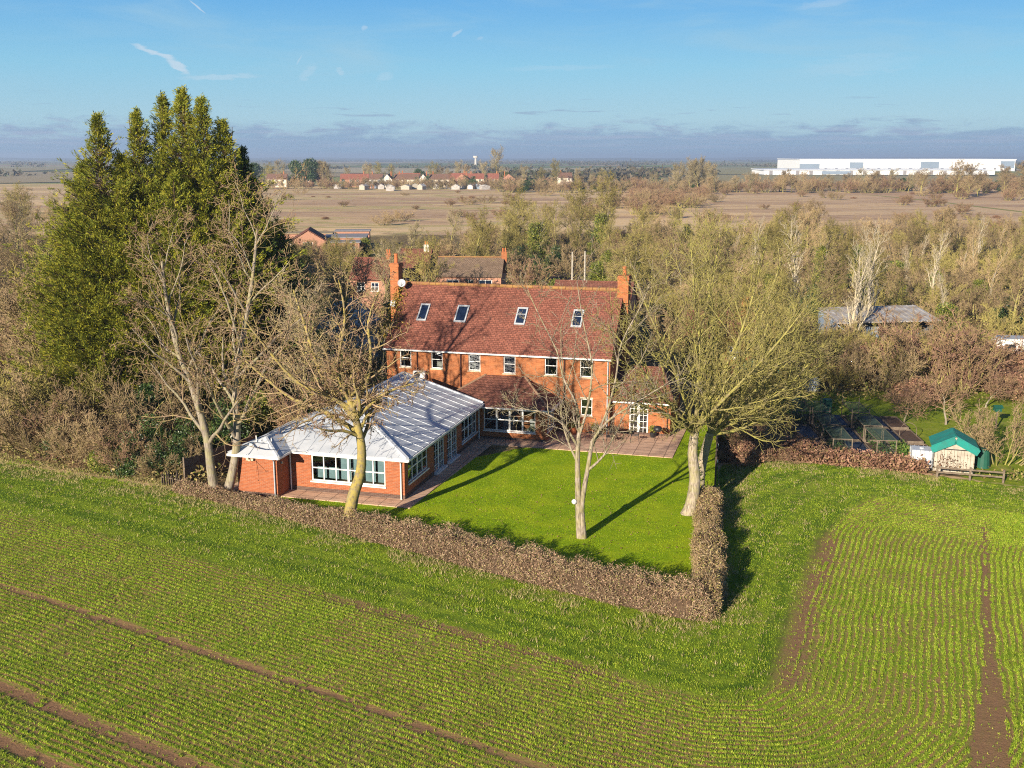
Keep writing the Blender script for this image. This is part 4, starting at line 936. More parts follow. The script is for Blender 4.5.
# tree 2: pale forked tree in the middle of the lawn
o = (3.2, 45.5, 0)
T = Tree(23, kids=(6, 7, 5, 3, 2), ratio=(0.5, 0.55, 0.5, 0.5, 0.6), wander=0.16, trop=0.04, minr=0.010, ang=(0.7, 0.75, 0.8, 0.8, 0.8))
T.limb(Rel(o, [(3.15, 45.5, -0.1), (3.08, 45.5, 0.6), (3.0, 45.5, 2.1), (2.95, 45.5, 3.8), (3.0, 45.5, 5.0)]), 0.21, 0.09, 0, k=1, t0=0.9)
T.limb(Rel(o, [(3.28, 45.45, -0.1), (3.22, 45.45, 0.7), (3.18, 45.45, 1.7), (3.42, 45.5, 3.3), (3.6, 45.5, 4.6)]), 0.17, 0.085, 0, k=1, t0=0.9)
MOD = [(3.1, 45.5, 0.0)]
for p in ([(3.0, 45.5, 4.9), (2.9, 45.6, 6.2), (2.3, 45.7, 7.4), (2.0, 45.9, 8.6), (1.2, 46.0, 10.2), (0.7, 46.2, 11.3)],
          [(3.0, 45.5, 4.8), (3.4, 45.4, 6.4), (3.5, 45.3, 8.2), (3.1, 45.2, 10.0), (2.8, 45.2, 11.8)],
          [(3.6, 45.5, 4.5), (4.2, 45.6, 5.8), (4.6, 45.6, 7.4), (4.8, 45.5, 9.0), (5.6, 45.6, 10.6), (6.0, 45.6, 11.6)],
          [(3.6, 45.5, 4.6), (4.3, 45.3, 5.6), (5.4, 45.1, 6.4), (6.6, 45.0, 7.2), (7.6, 45.0, 7.6)],
          [(2.97, 45.5, 4.3), (2.3, 45.2, 5.4), (1.4, 45.1, 6.0), (0.4, 45.0, 6.2), (-0.2, 45, 6.4)],
          [(3.4, 45.5, 3.2), (4.1, 45.2, 4.0), (4.6, 45.1, 5.1), (5.2, 45.0, 6.4)],
          [(2.95, 45.5, 3.6), (2.5, 45.7, 4.6), (2.2, 46.0, 5.8), (2.5, 46.2, 7.0)]):
    T.limb(Rel(o, p), 0.072, 0.018, 1, k=11, t0=0.2, ratio=0.38)
t2 = place_tree('lawn_tree', T, o, bark_pale, bark_pale, 'slender pale bare tree with twin stems in the middle of the lawn', split=1)
MB().tube([(-0.33, -0.12, 1.75), (-0.22, -0.08, 1.75)], 0.02, 6).build('bracket', white, t2)
mb = MB()
for i in range(6):
    a0, a1 = -pi / 2 + pi * i / 6, -pi / 2 + pi * (i + 1) / 6
    for k in range(10):
        b0, b1 = 2 * pi * k / 10, 2 * pi * (k + 1) / 10; q = lambda a, b: (-0.38 + 0.12 * cos(a) * cos(b), -0.12 + 0.12 * cos(a) * sin(b), 1.78 + 0.12 * sin(a))
        mb.poly([q(a0, b0), q(a0, b1), q(a1, b1), q(a1, b0)])
tag(mb.build('ball_lamp', white, None), 'small white ball lamp beside the stem of the pale lawn tree', 'lamp').location = o
bpy.data.objects['bracket'] if False else None
# tree 3: big twin-trunk tree by the right hand hedge
o = (8.7, 48.8, 0)
T = Tree(31, kids=(8, 9, 7, 5, 3), ratio=(0.5, 0.46, 0.48, 0.5, 0.6), wander=0.15, trop=0.055, minr=0.011, ang=(0.7, 0.65, 0.7, 0.75, 0.8))
T.limb(Rel(o, [(8.55, 48.8, -0.1), (8.75, 48.8, 0.5), (8.88, 48.8, 1.8), (8.72, 48.85, 3.2), (8.8, 48.9, 4.3)]), 0.37, 0.21, 0, k=1, t0=0.9)
T.limb(Rel(o, [(9.6, 51.0, -0.1), (9.5, 50.9, 1.4), (9.7, 50.8, 2.8), (9.9, 50.7, 3.8)]), 0.30, 0.20, 0, k=1, t0=0.9)
b1, b2 = (8.8, 48.9, 4.2), (9.9, 50.7, 3.7)
for p in ([b1, (8.3, 48.8, 5.8), (7.5, 48.6, 8.0), (6.4, 48.4, 10.4), (5.6, 48.2, 12.4)], [b1, (7.9, 48.6, 5.4), (6.6, 48.2, 7.0), (5.3, 47.9, 8.8), (4.4, 47.6, 10.0)],
          [b1, (8.9, 49.1, 6.6), (8.9, 49.3, 9.2), (8.6, 49.5, 11.6), (8.4, 49.6, 13.8)], [b1, (9.5, 48.6, 6.4), (10.4, 48.2, 8.8), (11.0, 47.9, 11.2), (11.4, 47.7, 13.6)],
          [b1, (8.0, 48.0, 5.0), (6.9, 47.2, 5.8), (5.9, 46.6, 6.3), (5.0, 46.2, 7.3)], [b1, (9.3, 48.2, 5.4), (10.5, 47.3, 7.2), (11.9, 46.7, 9.2), (12.9, 46.2, 10.9)],
          [b2, (10.6, 50.9, 5.6), (11.6, 51.2, 8.0), (12.6, 51.5, 10.6), (13.2, 51.7, 12.6)], [b2, (11.2, 50.5, 4.6), (12.7, 50.2, 5.7), (14.0, 50.0, 7.1), (15.0, 49.8, 8.6)],
          [b2, (11.6, 50.9, 4.0), (13.0, 51.2, 5.1), (14.4, 51.5, 6.3), (15.5, 51.8, 7.4)], [b2, (11.2, 51.8, 5.4), (12.9, 52.8, 7.4), (14.4, 53.6, 9.2), (15.6, 54.2, 10.6)],
          [b2, (10.1, 51.8, 6.0), (10.3, 53.2, 8.6), (10.2, 54.2, 11.2), (10.0, 55, 13.2)], [b2, (9.5, 51.0, 6.4), (9.4, 51.4, 9.0), (9.9, 51.6, 11.8), (10.2, 51.9, 14.2)],
          [b2, (10.8, 50.2, 4.9), (12.0, 49.6, 6.6), (13.0, 49.2, 8.2), (13.6, 49.0, 9.9)]):
    T.limb(Rel(o, p), 0.115, 0.03, 1, k=17, t0=0.12, ratio=0.32)
t3 = place_tree('spreading_tree', T, o, bark_pale, bark_green, 'huge spreading bare tree with twin trunks beside the side hedge, right of the lawn', split=0)
link_leaves = link('fallen_leaves', bits('fallen', FALLEN, 0.035, 2, 1, 0.01), None, leaf_brown); tag(link_leaves, 'brown fallen leaves scattered over the lawn under the trees', 'fallen leaves', kind='stuff')
t3.scale = (1, 1, 0.95)
iv = np.array([(0.75 + 0.3 * rr.gauss(0, 1) * 0.6, 2.1 + rr.gauss(0, 0.3), abs(rr.gauss(0.9, 1.0))) for _ in range(420)])
link('ivy', bits('ivy', iv, 0.05, 5, 2, 0.03), t3, leaf_ivy)
# trees L1 and L2: two stems by the end of the hedge
for nm, o, pth, seed, lab in (('leaning_tree', (-15.25, 51.4, 0), [(-15.2, 51.4, -0.1), (-15.35, 51.4, 1.6), (-15.5, 51.5, 3.2), (-16.1, 51.7, 5.6), (-16.8, 51.9, 7.6), (-17.2, 52, 10.0), (-17.3, 52, 12.0)], 41, 'bare grey tree leaning left at the hedge end, first of two before the conifers'),
                              ('leaning_tree', (-14.75, 51.7, 0), [(-14.75, 51.7, -0.1), (-14.3, 51.7, 1.4), (-14.0, 51.7, 3.2), (-13.95, 51.8, 6.0), (-13.4, 51.9, 8.6), (-12.9, 52, 11), (-12.5, 52, 13.6)], 43, 'upright bare grey tree beside the annex store, second of two at the hedge end')):
    T = Tree(seed, kids=(9, 6, 5, 4, 2), ratio=(0.40, 0.52, 0.5, 0.5, 0.6), wander=0.16, trop=0.03, minr=0.012, ang=(0.85, 0.8, 0.85, 0.85, 0.9))
    T.limb(Rel(o, pth), 0.28, 0.06, 0, k=14, t0=0.28, ratio=0.36, up=0.5)
    xt = [t for t in T.tips if rr.random() < 0.35]
    place_tree(nm, T, o, bark_grey, twig_rose, lab, split=1, extra=bits('b', xt, 0.05, seed, 2, 0.05), group='twin trees by the hedge end')

# ------------------------------------------------------------------ tree and shrub kinds for the surroundings (each a thing with trunk and crown, meshes shared by copies)
KINDS = {}
def kind(key, T, mt, mc, split=0, leaves=None, lm=None):
    e = [link('trunk', T.mesh(0, split, 'trunk'), None, mt), link('crown', T.mesh(split + 1, 5, 'crown'), None, mc)]
    if leaves is not None: e.append(link('leaves', leaves, None, lm))
    for q in e: col.objects.unlink(q)
    KINDS[key] = e
def stems(seed, n, H, spread, **P):
    """many-stemmed bush"""
    T = Tree(seed, **P); r = T.r
    for i in range(n):
        a = r.random() * 6.28; q = r.random() ** 0.6; x, y = cos(a) * spread * 0.35 * q, sin(a) * spread * 0.35 * q; dz = 1.0
        d = nrm((cos(a) * q * spread / H * 0.9, sin(a) * q * spread / H * 0.9, dz)); T.grow((x, y, 0.0), d, H * r.uniform(0.75, 1.05), H * 0.011 + 0.01, 0.012, 0)
    return T
def std(seed, H, cr, **P):
    """standard tree about H high"""
    T = Tree(seed, **P); T.grow((0, 0, -0.1), (0, 0, 1), H * 0.92, H * 0.017 + 0.04, 0.03, 0); return T
# heights about 1 unit = 1 m at scale 1
for i in range(3):
    kind(f'big{i}', std(100 + i, 9.5, 3, kids=(13, 8, 7, 4, 0), ratio=(0.44, 0.5, 0.5, 0.55, 0.5), ang=(0.75, 0.7, 0.75, 0.8, 0.8), t0=(0.18, 0.15, 0.1, 0.1, 0.1), wander=0.12, trop=0.06, minr=0.018, maxl=4), bark_green, (twig_olive, twig_tan, twig_grey)[i], 1)
for i in range(3):
    kind(f'bush{i}', stems(120 + i, 13, 4.2, 4.0, kids=(8, 6, 4, 3, 0), seg=(6, 5, 4, 3, 2), ratio=(0.40, 0.5, 0.5, 0.5, 0.5), ang=(0.55, 0.65, 0.7, 0.8, 0.8), t0=(0.12, 0.1, 0.1, 0.1, 0.1), wander=0.13, trop=0.05, minr=0.017, maxl=3), bark_green, (twig_olive, twig_tan, twig_pink)[i], 0)
kind('slim0', std(140, 10, 2, kids=(15, 6, 5, 4, 0), ratio=(0.26, 0.5, 0.5, 0.5, 0.5), ang=(0.55, 0.6, 0.7, 0.8, 0.8), t0=(0.12, 0.15, 0.1, 0.1, 0.1), wander=0.07, trop=0.09, minr=0.014, maxl=3), twig_white, twig_white, 0)
kind('slim1', std(141, 10, 2, kids=(17, 7, 6, 4, 0), ratio=(0.28, 0.5, 0.5, 0.5, 0.5), ang=(0.6, 0.6, 0.7, 0.8, 0.8), t0=(0.1, 0.15, 0.1, 0.1, 0.1), wander=0.09, trop=0.08, minr=0.014, maxl=3), bark_grey, twig_tan, 0)
kind('orch0', std(152, 2.3, 2, kids=(11, 8, 7, 4, 0), ratio=(1.15, 0.5, 0.5, 0.5, 0.5), ang=(0.95, 0.8, 0.8, 0.8, 0.8), t0=(0.42, 0.15, 0.1, 0.1, 0.1), seg=(5, 6, 4, 3, 2), wander=0.16, trop=0.04, minr=0.013, maxl=3), bark_grey, twig_pink, 0)
def lobes_points(r, n, H, R, shape='dome'):
    """surface-biased points of an uneven crown made of many lobes"""
    L = [];
    for _ in range(14):
        a = r.random() * 6.28; h = r.random(); q = (1 - h ** 2) ** 0.5 * 0.62 if shape == 'dome' else (1 - h) * 0.7
        L.append((cos(a) * R * q * r.random() ** 0.4, sin(a) * R * q * r.random() ** 0.4, H * (0.12 + 0.74 * h), R * r.uniform(0.28, 0.5)))
    P = []
    while len(P) < n:
        l = L[int(r.random() * len(L))]; v = r.normal(size=3); v /= np.linalg.norm(v); q = l[3] * (0.55 + 0.5 * r.random())
        p = np.array(l[:3]) + v * q * np.array([1, 1, 0.8])
        if p[2] > 0.05: P.append(p)
    return np.array(P)
for i, (H_, R_, m_) in enumerate(((4.5, 2.6, leaf_ever), (4.0, 2.4, leaf_ivy), (6.5, 3.2, leaf_ever))):
    r_ = np.random.default_rng(300 + i); T = stems(160 + i, 5, H_ * 0.8, R_ * 1.2, kids=(5, 4, 3, 0, 0), maxl=2, minr=0.012)
    kind(f'ever{i}', T, bark_grey, bark_green, 0, bits('leaves', lobes_points(r_, 2600 if i < 2 else 4200, H_, R_), 0.10 if i < 2 else 0.13, i, 3, 0.12), m_)
# ivy-clad bare tree
T = std(170, 9.0, 3, kids=(12, 7, 6, 4, 0), ratio=(0.42, 0.5, 0.5, 0.5, 0.5), ang=(0.7, 0.7, 0.75, 0.8, 0.8), t0=(0.25, 0.15, 0.1, 0.1, 0.1), minr=0.016, maxl=3)
r_ = np.random.default_rng(9); q = np.column_stack([r_.normal(0, 0.45, 1800), r_.normal(0, 0.45, 1800), 0.3 + 6.8 * r_.random(1800) ** 0.8])
kind('ivied', T, bark_grey, twig_olive, 1, bits('leaves', q, 0.11, 4, 3, 0.15), leaf_ivy)
# dead bracken and bramble mound
r_ = np.random.default_rng(12); T = stems(180, 16, 1.6, 2.6, kids=(7, 5, 3, 0, 0), seg=(5, 4, 3, 2, 2), ang=(0.9, 0.9, 0.9, 0.8, 0.8), wander=0.3, trop=-0.02, minr=0.010, maxl=2)
pp = lobes_points(r_, 1500, 1.5, 1.9); kind('bramble', T, twig_pink, twig_pink, 0, bits('leaves', pp, 0.085, 7, 2, 0.12), leaf_bram)

PLACED = []
def put(key, x, y, s=1.0, rz=None, nm='tree', word='bare tree', cat='tree', zs=1.0, label=None, group=None):
    r = random.Random(int(x * 131 + y * 977)); rz = r.random() * 6.28 if rz is None else rz
    o = empty(nm, (x, y, 0), rz); o.scale = (s, s, s * zs); o['category'] = cat
    for e in KINDS[key]:
        c = e.copy(); col.objects.link(c); c.parent = o
    hgt = {'big': 10, 'bus': 4.5, 'sli': 10, 'orc': 3.6, 'eve': 5, 'ivi': 9, 'bra': 1.6}[key[:3]] * s * zs
    PLACED.append(dict(o=o, x=x, y=y, h=hgt, word=word, label=label, group=group))
    if label: o['label'] = label
    if group: o['group'] = group
    return o

# ------------------------------------------------------------------ conifers
conifer_bark = simple('conifer_bark', (0.10, 0.065, 0.045), 0.95, 0.4, 3)
def cypress(name, loc, leaders, mat, seed, label):
    r = np.random.default_rng(seed); rp = random.Random(seed); T = Tree(seed); T.P['maxl'] = 0; A_, D_ = [], []
    for (dx, dy, H_, R_) in leaders:
        top = (dx * 1.2, dy * 1.2, H_); T.L.setdefault(0, []).append(([(dx * 0.3, dy * 0.3, -0.1), (dx * 0.7, dy * 0.7, H_ * 0.3), (dx, dy, H_ * 0.6), (top[0], top[1], H_ * 0.98)], [0.30, 0.22, 0.13, 0.02]))
        nb = int(H_ * 36); ph = [r.random() * 6.28 for _ in range(4)]
        for i in range(nb):
            h = (i + r.random()) / nb; h = h ** 0.85
            a = r.random() * 6.28; R = R_ * min(1.0, 2.0 * (1 - h) ** 1.05 + 0.012) * (0.56 + 0.16 * sin(3 * a + ph[0] + 5 * h) + 0.15 * sin(5 * a + ph[1] - 11 * h) + 0.75 * r.random() ** 2.2)
            z = H_ * h * 0.98 + 0.3; n = max(3, int(R * 3.8)); ca, sa = cos(a), sin(a); up = r.uniform(0.15, 0.55)
            p0 = (dx * (0.4 + 0.6 * min(1, h * 1.5)), dy * (0.4 + 0.6 * min(1, h * 1.5)))
            T.L.setdefault(1, []).append(([(p0[0], p0[1], z - 0.2), (p0[0] + ca * R * 0.5, p0[1] + sa * R * 0.5, z - 0.15 + R * 0.12), (p0[0] + ca * R * 0.92, p0[1] + sa * R * 0.92, z + R * up * 0.8)], [0.04, 0.025, 0.01]))
            for k in range(n):
                t = 0.35 + 0.65 * (k + r.random()) / n
                A_.append((p0[0] + ca * R * t + r.normal() * 0.10, p0[1] + sa * R * t + r.normal() * 0.10, z + R * up * t * t * 0.9 + r.normal() * 0.10)); D_.append((ca, sa, 0.35 + up))
    A_ = np.array(A_); D_ = np.array(D_); m = len(A_); q = 11
    P_ = np.repeat(A_, q, 0); d = np.repeat(D_, q, 0) + r.normal(0, 0.50, (m * q, 3)); d /= np.linalg.norm(d, axis=1, keepdims=True)
    s_ = np.cross(d, r.normal(size=(m * q, 3))); s_ /= np.linalg.norm(s_, axis=1, keepdims=True) + 1e-9
    L_ = 0.21 * (0.5 + 1.0 * r.random((m * q, 1))); w_ = L_ * 0.10
    P_ = P_ + r.normal(0, 0.07, P_.shape)
    V = np.stack([P_, P_ + d * L_ * 0.5 + s_ * w_, P_ + d * L_, P_ + d * L_ * 0.5 - s_ * w_], 1)
    rn = np.clip(np.repeat(r.random(m), q) * 0.6 + 0.4 * r.random(m * q), 0, 1)
    o = empty(name, loc, 0, label, 'tree')
    link('trunk', T.mesh(0, 1, 'trunk'), o, conifer_bark); link('foliage', npmesh('foliage', V.reshape(-1, 3), np.arange(m * q * 4).reshape(-1, 4), rnd=rn), o, mat)
    return o
cypress('conifer_tree', (-25.3, 66, 0), [(0, 0, 19.6, 4.8), (-1.4, 0.5, 16.6, 4.4), (1.1, 0.4, 17.2, 4.0), (1.6, -0.9, 15.5, 3.8), (-2.2, 0.3, 13.5, 3.8), (-0.8, -1.5, 10, 4.2)], leaf_cyp, 1, 'tall yellow-green conifer with a single pointed top, left of the pair')
cypress('conifer_tree', (-20.9, 67, 0), [(-2.2, -0.4, 19.8, 3.8), (-0.9, 0.6, 20.8, 3.8), (0.5, 0.2, 21.2, 4.2), (1.7, 0, 20.6, 4.0), (2.8, 0.6, 19.3, 4.2), (0.3, -1.8, 16.0, 4.4), (-1.0, -2.2, 11.0, 4.4)], leaf_cyp, 2, 'tallest green conifer with several ragged tops, behind the bare leaning trees')
cypress('conifer_tree', (-16.9, 69.5, 0), [(0, 0, 15.6, 3.2), (1.5, 0.5, 12.5, 3.0), (-0.8, 1, 17.6, 3.2)], leaf_cyp2, 3, 'darker bluish green conifer at the right edge of the conifer clump')

# ------------------------------------------------------------------ clipped hedges
def hedge(name, line, width, hfun, mat, seed, label, dens=1300):
    r = np.random.default_rng(seed); L = np.array(line, float); seg = np.hypot(*(L[1:] - L[:-1]).T); cum = np.r_[0, np.cumsum(seg)]; tot = cum[-1]
    per = width + 2.0; m = int(tot * per * dens)
    s_ = r.random(m) * tot; i = np.clip(np.searchsorted(cum, s_) - 1, 0, len(seg) - 1); f = (s_ - cum[i]) / seg[i]; c = L[i] + (L[i + 1] - L[i]) * f[:, None]
    d = (L[i + 1] - L[i]) / seg[i][:, None]; n = np.stack([-d[:, 1], d[:, 0]], 1)
    h = hfun(s_); q = 0.84 + 0.22 * r.random(m); per_ = 2 * h + width; e_ = r.random(m) * per_
    wob = 1 + 0.20 * (vnoise(np.column_stack([s_, s_ * 0 + seed]), 0.4, seed) - 0.5) + 0.16 * np.sin(s_ * 2.3 + seed) * np.sin(s_ * 0.83) + 0.10 * np.sin(s_ * 6.1)
    hw_ = width / 2; side1 = e_ < h; side2 = e_ > h + width; tx = np.clip(e_ - h - hw_, -hw_, hw_)
    zz = np.where(side1, e_, np.where(side2, per_ - e_, h)); rd_ = 1 - 0.30 * np.clip(zz / h - 0.72, 0, 1) / 0.28 * (side1 | side2); edge = 1 - 0.22 * (np.abs(tx) / hw_) ** 3
    cx = np.where(side1, -hw_ * rd_, np.where(side2, hw_ * rd_, tx * 0.95)) * q * wob; cx = cx * (0.72 + 0.32 * np.clip(h - 0.5, 0, 1)) if seed == 8 else cx; cz = np.where(side1 | side2, zz * 0.95, h * edge * q) * (1 + 0.22 * (vnoise(np.column_stack([s_, tx * 2 + cx]), 0.45, seed) - 0.5) * 2)
    ends = np.minimum(s_, tot - s_); cz = cz * np.clip(0.55 + ends * 0.9, 0, 1); cx = cx * np.clip(0.4 + ends * 1.2, 0, 1)
    P_ = np.column_stack([c + n * cx[:, None], np.maximum(cz + r.normal(0, 0.03, m), 0.02)])
    o = empty(name, (0, 0, 0), 0, label, 'hedge')
    link('leaves', bits('leaves', P_[::2], 0.036, seed, 1, 0.05), o, mat); link('twigs', bits('twigs', P_[1::4], 0.11, seed + 1, 1, 0.06, 0.07), o, hedge_twig)
    core = MB(); pts = []
    for k in range(1, int(tot / 0.5)):
        sk = min(k * 0.5, tot - 0.4); i = min(np.searchsorted(cum, sk, 'right') - 1, len(seg) - 1); p = L[i] + (L[i + 1] - L[i]) * (sk - cum[i]) / seg[i]; pts.append((p, float(hfun(np.array([sk]))[0]) * min(1, 0.45 + min(sk, tot - sk) * 0.9), (L[i + 1] - L[i]) / seg[i]))
    rings = []
    for (p, h_, dd_) in pts:
        nn = (-dd_[1], dd_[0]); rings.append([tuple((p[0] + nn[0] * x, p[1] + nn[1] * x, z)) for x, z in ((-width * .36, 0), (-width * .36, h_ * .55), (-width * .22, h_ * .76), (width * .22, h_ * .76), (width * .36, h_ * .55), (width * .36, 0))])
    for a_, b_ in zip(rings[:-1], rings[1:]):
        for k in range(5): core.poly([a_[k], b_[k], b_[k + 1], a_[k + 1]])
    core.poly(rings[0]); core.poly(rings[-1]); core.build('branches', hedge_core, o)
    return o
hedge_twig = leafmat('hedge_twigs', [(0.10, 0.065, 0.04), (0.24, 0.16, 0.10), (0.32, 0.235, 0.15), (0.40, 0.33, 0.19)], trans=0)
hedge_core = simple('hedge_core', (0.085, 0.055, 0.035), 1.0, 0.5, 12, c2=(0.14, 0.09, 0.055))
hf = lambda s: 0.46 + 0.90 * np.clip((s - 5) / 13, 0, 1) + 0.10 * np.sin(s * 0.9) * np.sin(s * 0.37 + 1) + 0.06 * np.sin(s * 2.9)
hedge('clipped_hedge', [(-17.6, 52.6), (-12.5, 49.6), (-7.2, 46.0), (-1.9, 42.4), (3.2, 39.0), (6.4, 37.2), (7.5, 36.7)], 0.80, hf, leaf_ham, 5, 'long clipped pinkish brown hedge running between the crop and the lawn')
hs = lambda s: 0.48 + 0.90 * np.abs(np.sin(s * 1.08 + 0.55)) ** 0.8 - 0.02 * s
hedge('clipped_hedge', [(7.0, 36.7), (7.8, 38.6), (8.4, 42.5), (9.2, 47.0), (10.2, 51.2)], 1.2, hs, leaf_ham2, 8, 'shorter lumpy brown-green hedge along the right side of the lawn')

# ------------------------------------------------------------------ surroundings: shrubs and trees by kind
ex_boxes = [(-16, 8, 48, 76), (13, 28, 57, 70), (-9.5, 0.5, 112, 126), (-20, -9.5, 116, 134), (-18, -11.5, 84, 93), (29, 40, 93, 104), (39.5, 48, 85, 94), (12.5, 20.5, 80, 90), (-46, -27, 178, 206), (-14.5, 14, 58, 80), (1, 14, 96, 109), (17, 21, 74, 79)]
def free(x, y, pad=0):
    return not any(a - pad < x < b + pad and c - pad < y < d + pad for a, b, c, d in ex_boxes)
spots = []
def scatter(n, xr, yr, kinds, sr, seed, dmin, cond=lambda x, y: True):
    r = random.Random(seed); k = 0; tries = 0
    while k < n and tries < n * 40:
        tries += 1; x, y = r.uniform(*xr), r.uniform(*yr)
        if abs(x) > 0.505 * y + 5 or not cond(x, y) or not free(x, y, 0.5): continue
        if any((x - a) ** 2 + (y - b) ** 2 < dmin ** 2 for a, b in spots): continue
        spots.append((x, y)); key, nm, word, cat = kinds[int(r.random() * len(kinds))]
        put(key, x, y, r.uniform(*sr) * (1.0 if key[:3] != 'bus' else 1.12), None, nm, word, cat, r.uniform(0.85, 1.12)); k += 1
BIG = [('big0', 'bare_tree', 'olive bare tree', 'tree'), ('big1', 'bare_tree', 'tan bare tree', 'tree'), ('big2', 'bare_tree', 'grey bare tree', 'tree')]
BUSH = [('bush0', 'bare_shrub', 'olive twiggy shrub', 'shrub'), ('bush1', 'bare_shrub', 'tan twiggy shrub', 'shrub'), ('bush2', 'bare_shrub', 'reddish twiggy shrub', 'shrub')]
SLIM = [('slim0', 'birch_tree', 'slim whitish bare tree', 'tree'), ('slim1', 'slim_tree', 'slim tan bare tree', 'tree')]
EVER = [('ever0', 'evergreen_shrub', 'dark green leafy shrub', 'shrub'), ('ever1', 'ivy_shrub', 'olive green leafy shrub', 'shrub')]
IVY = [('ivied', 'ivied_tree', 'ivy-clad bare tree', 'tree')]
BRAM = [('bramble', 'bramble_bush', 'brown bramble mound', 'bramble')]
# chosen plants near the garden
for (k, x, y, s, w) in [('ever0', -19.4, 54.9, 0.42, 'evergreen_shrub'), ('ever0', -20.9, 55.6, 0.50, 'evergreen_shrub'), ('ever0', -18.3, 55.1, 0.46, 'evergreen_shrub'), ('ever1', -22.6, 56.3, 0.45, 'ivy_shrub'), ('ever0', -26.2, 58.2, 0.45, 'evergreen_shrub'), ('ever0', -20.2, 57.2, 0.62, 'evergreen_shrub'), ('ever0', -18.4, 57.6, 0.58, 'evergreen_shrub'), ('ever0', -16.5, 58.5, 0.75, 'evergreen_shrub'), ('ever2', -21.5, 60.5, 0.62, 'evergreen_shrub'), ('ever1', -15.0, 61.5, 0.8, 'ivy_shrub'),
                        ('ever0', -12.0, 64, 0.8, 'evergreen_shrub'), ('ever2', -10.5, 69.5, 0.7, 'evergreen_shrub'), ('ever0', -9.2, 62.0, 0.55, 'evergreen_shrub'), ('ever2', -14.5, 74, 0.8, 'evergreen_shrub')]:
    put(k, x, y, s, None, w, {'ever0': 'dark green leafy shrub', 'ever1': 'olive green leafy shrub', 'ever2': 'tall dark evergreen'}[k], 'shrub'); spots.append((x, y))
for (k, x, y, s, w, c) in [('bush1', -22.6, 57.6, 0.72, 'bare_shrub', 'tan twiggy shrub'), ('bush1', -24.6, 59.0, 0.85, 'bare_shrub', 'tan twiggy shrub'), ('bush2', -26.6, 59.6, 0.8, 'bare_shrub', 'reddish twiggy shrub'), ('bush1', -28.6, 60.8, 0.95, 'bare_shrub', 'tan twiggy shrub'),
                           ('bush0', -30.6, 62.0, 1.0, 'bare_shrub', 'olive twiggy shrub'), ('bush1', -23.4, 61.0, 1.1, 'bare_shrub', 'tan twiggy shrub'), ('bush0', -26.0, 62.4, 1.2, 'bare_shrub', 'olive twiggy shrub'), ('bush1', -19.4, 60.6, 1.1, 'bare_shrub', 'tan twiggy shrub'),
                           ('big1', -30.5, 66.5, 0.95, 'bare_tree', 'tan bare tree'), ('ivied', -31.5, 70.5, 1.15, 'ivied_tree', 'ivy-clad bare tree'), ('big2', -13.6, 65.0, 0.95, 'bare_tree', 'grey bare tree'), ('bush2', -11.6, 60.5, 1.0, 'bare_shrub', 'reddish twiggy shrub'),
                           ('big1', -12.0, 78.0, 0.95, 'bare_tree', 'tan bare tree'), ('big2', -16.5, 80.5, 1.0, 'bare_tree', 'grey bare tree'),
                           ('bush0', 14.2, 61.5, 0.9, 'bare_shrub', 'olive twiggy shrub'), ('bush2', 13.6, 59.6, 0.5, 'bare_shrub', 'reddish twiggy shrub'), ('bush0', 16.0, 66.0, 1.15, 'bare_shrub', 'olive twiggy shrub'), ('big0', 17.6, 72.0, 0.8, 'bare_tree', 'olive bare tree'), ('big0', 14.6, 75.5, 0.85, 'bare_tree', 'olive bare tree'),
                           ('bush0', 19.6, 73.6, 0.8, 'bare_shrub', 'olive twiggy shrub'), ('bush0', 20.8, 80.2, 0.95, 'bare_shrub', 'olive twiggy shrub'), ('bush1', 24.6, 79.0, 0.75, 'bare_shrub', 'tan twiggy shrub'), ('bush1', 27.5, 75.6, 0.8, 'bare_shrub', 'tan twiggy shrub'), ('bush0', 29.3, 78.8, 0.85, 'bare_shrub', 'olive twiggy shrub'),
                           ('bramble', 14.4, 58.9, 0.85, 'bramble_bush', 'brown bramble mound'), ('bramble', 16.6, 58.6, 0.8, 'bramble_bush', 'brown bramble mound'), ('bramble', 13.2, 57.6, 0.7, 'bramble_bush', 'brown bramble mound')]:
    put(k, x, y, s, None, w, c, 'shrub' if 'shrub' in w else ('bramble' if 'bramble' in w else 'tree')); spots.append((x, y))
rs = random.Random(6)
for i in range(15):
    x = -18.5 - i * 0.85; y = 53.9 - (x + 18.5) * 0.50 + rs.uniform(0.3, 1.6); k = rs.choice(['bush1', 'bush1', 'bramble', 'bush2', 'ever1'])
    put(k, x, y, rs.uniform(0.35, 0.6) * (1.3 if k == 'bramble' else 1), None, {'bus': 'bare_shrub', 'bra': 'bramble_bush', 'eve': 'ivy_shrub'}[k[:3]], {'bush1': 'low tan shrub', 'bush2': 'low reddish shrub', 'bramble': 'brown bramble mound', 'ever1': 'low ivy-green shrub'}[k], 'shrub')
for (x, y, s) in [(22.7, 65.9, 0.0), (25.8, 67.0, 0.8), (28.3, 66.4, 1.05), (33.0, 71.2, 0.8)]:
    if s: put('orch0', x, y, s, None, 'orchard_tree', 'small bare orchard tree', 'tree'); spots.append((x, y))
put('bush1', 27.9, 57.6, 0.75, None, 'bare_shrub', 'tan twiggy shrub', 'shrub'); spots.append((27.9, 57.6))
for (x, y) in ((31.2, 90.5), (34.4, 91.5), (37.0, 90.8), (28.6, 90.2)): put('bush0', x, y, 0.62, None, 'bare_shrub', 'olive twiggy shrub', 'shrub')
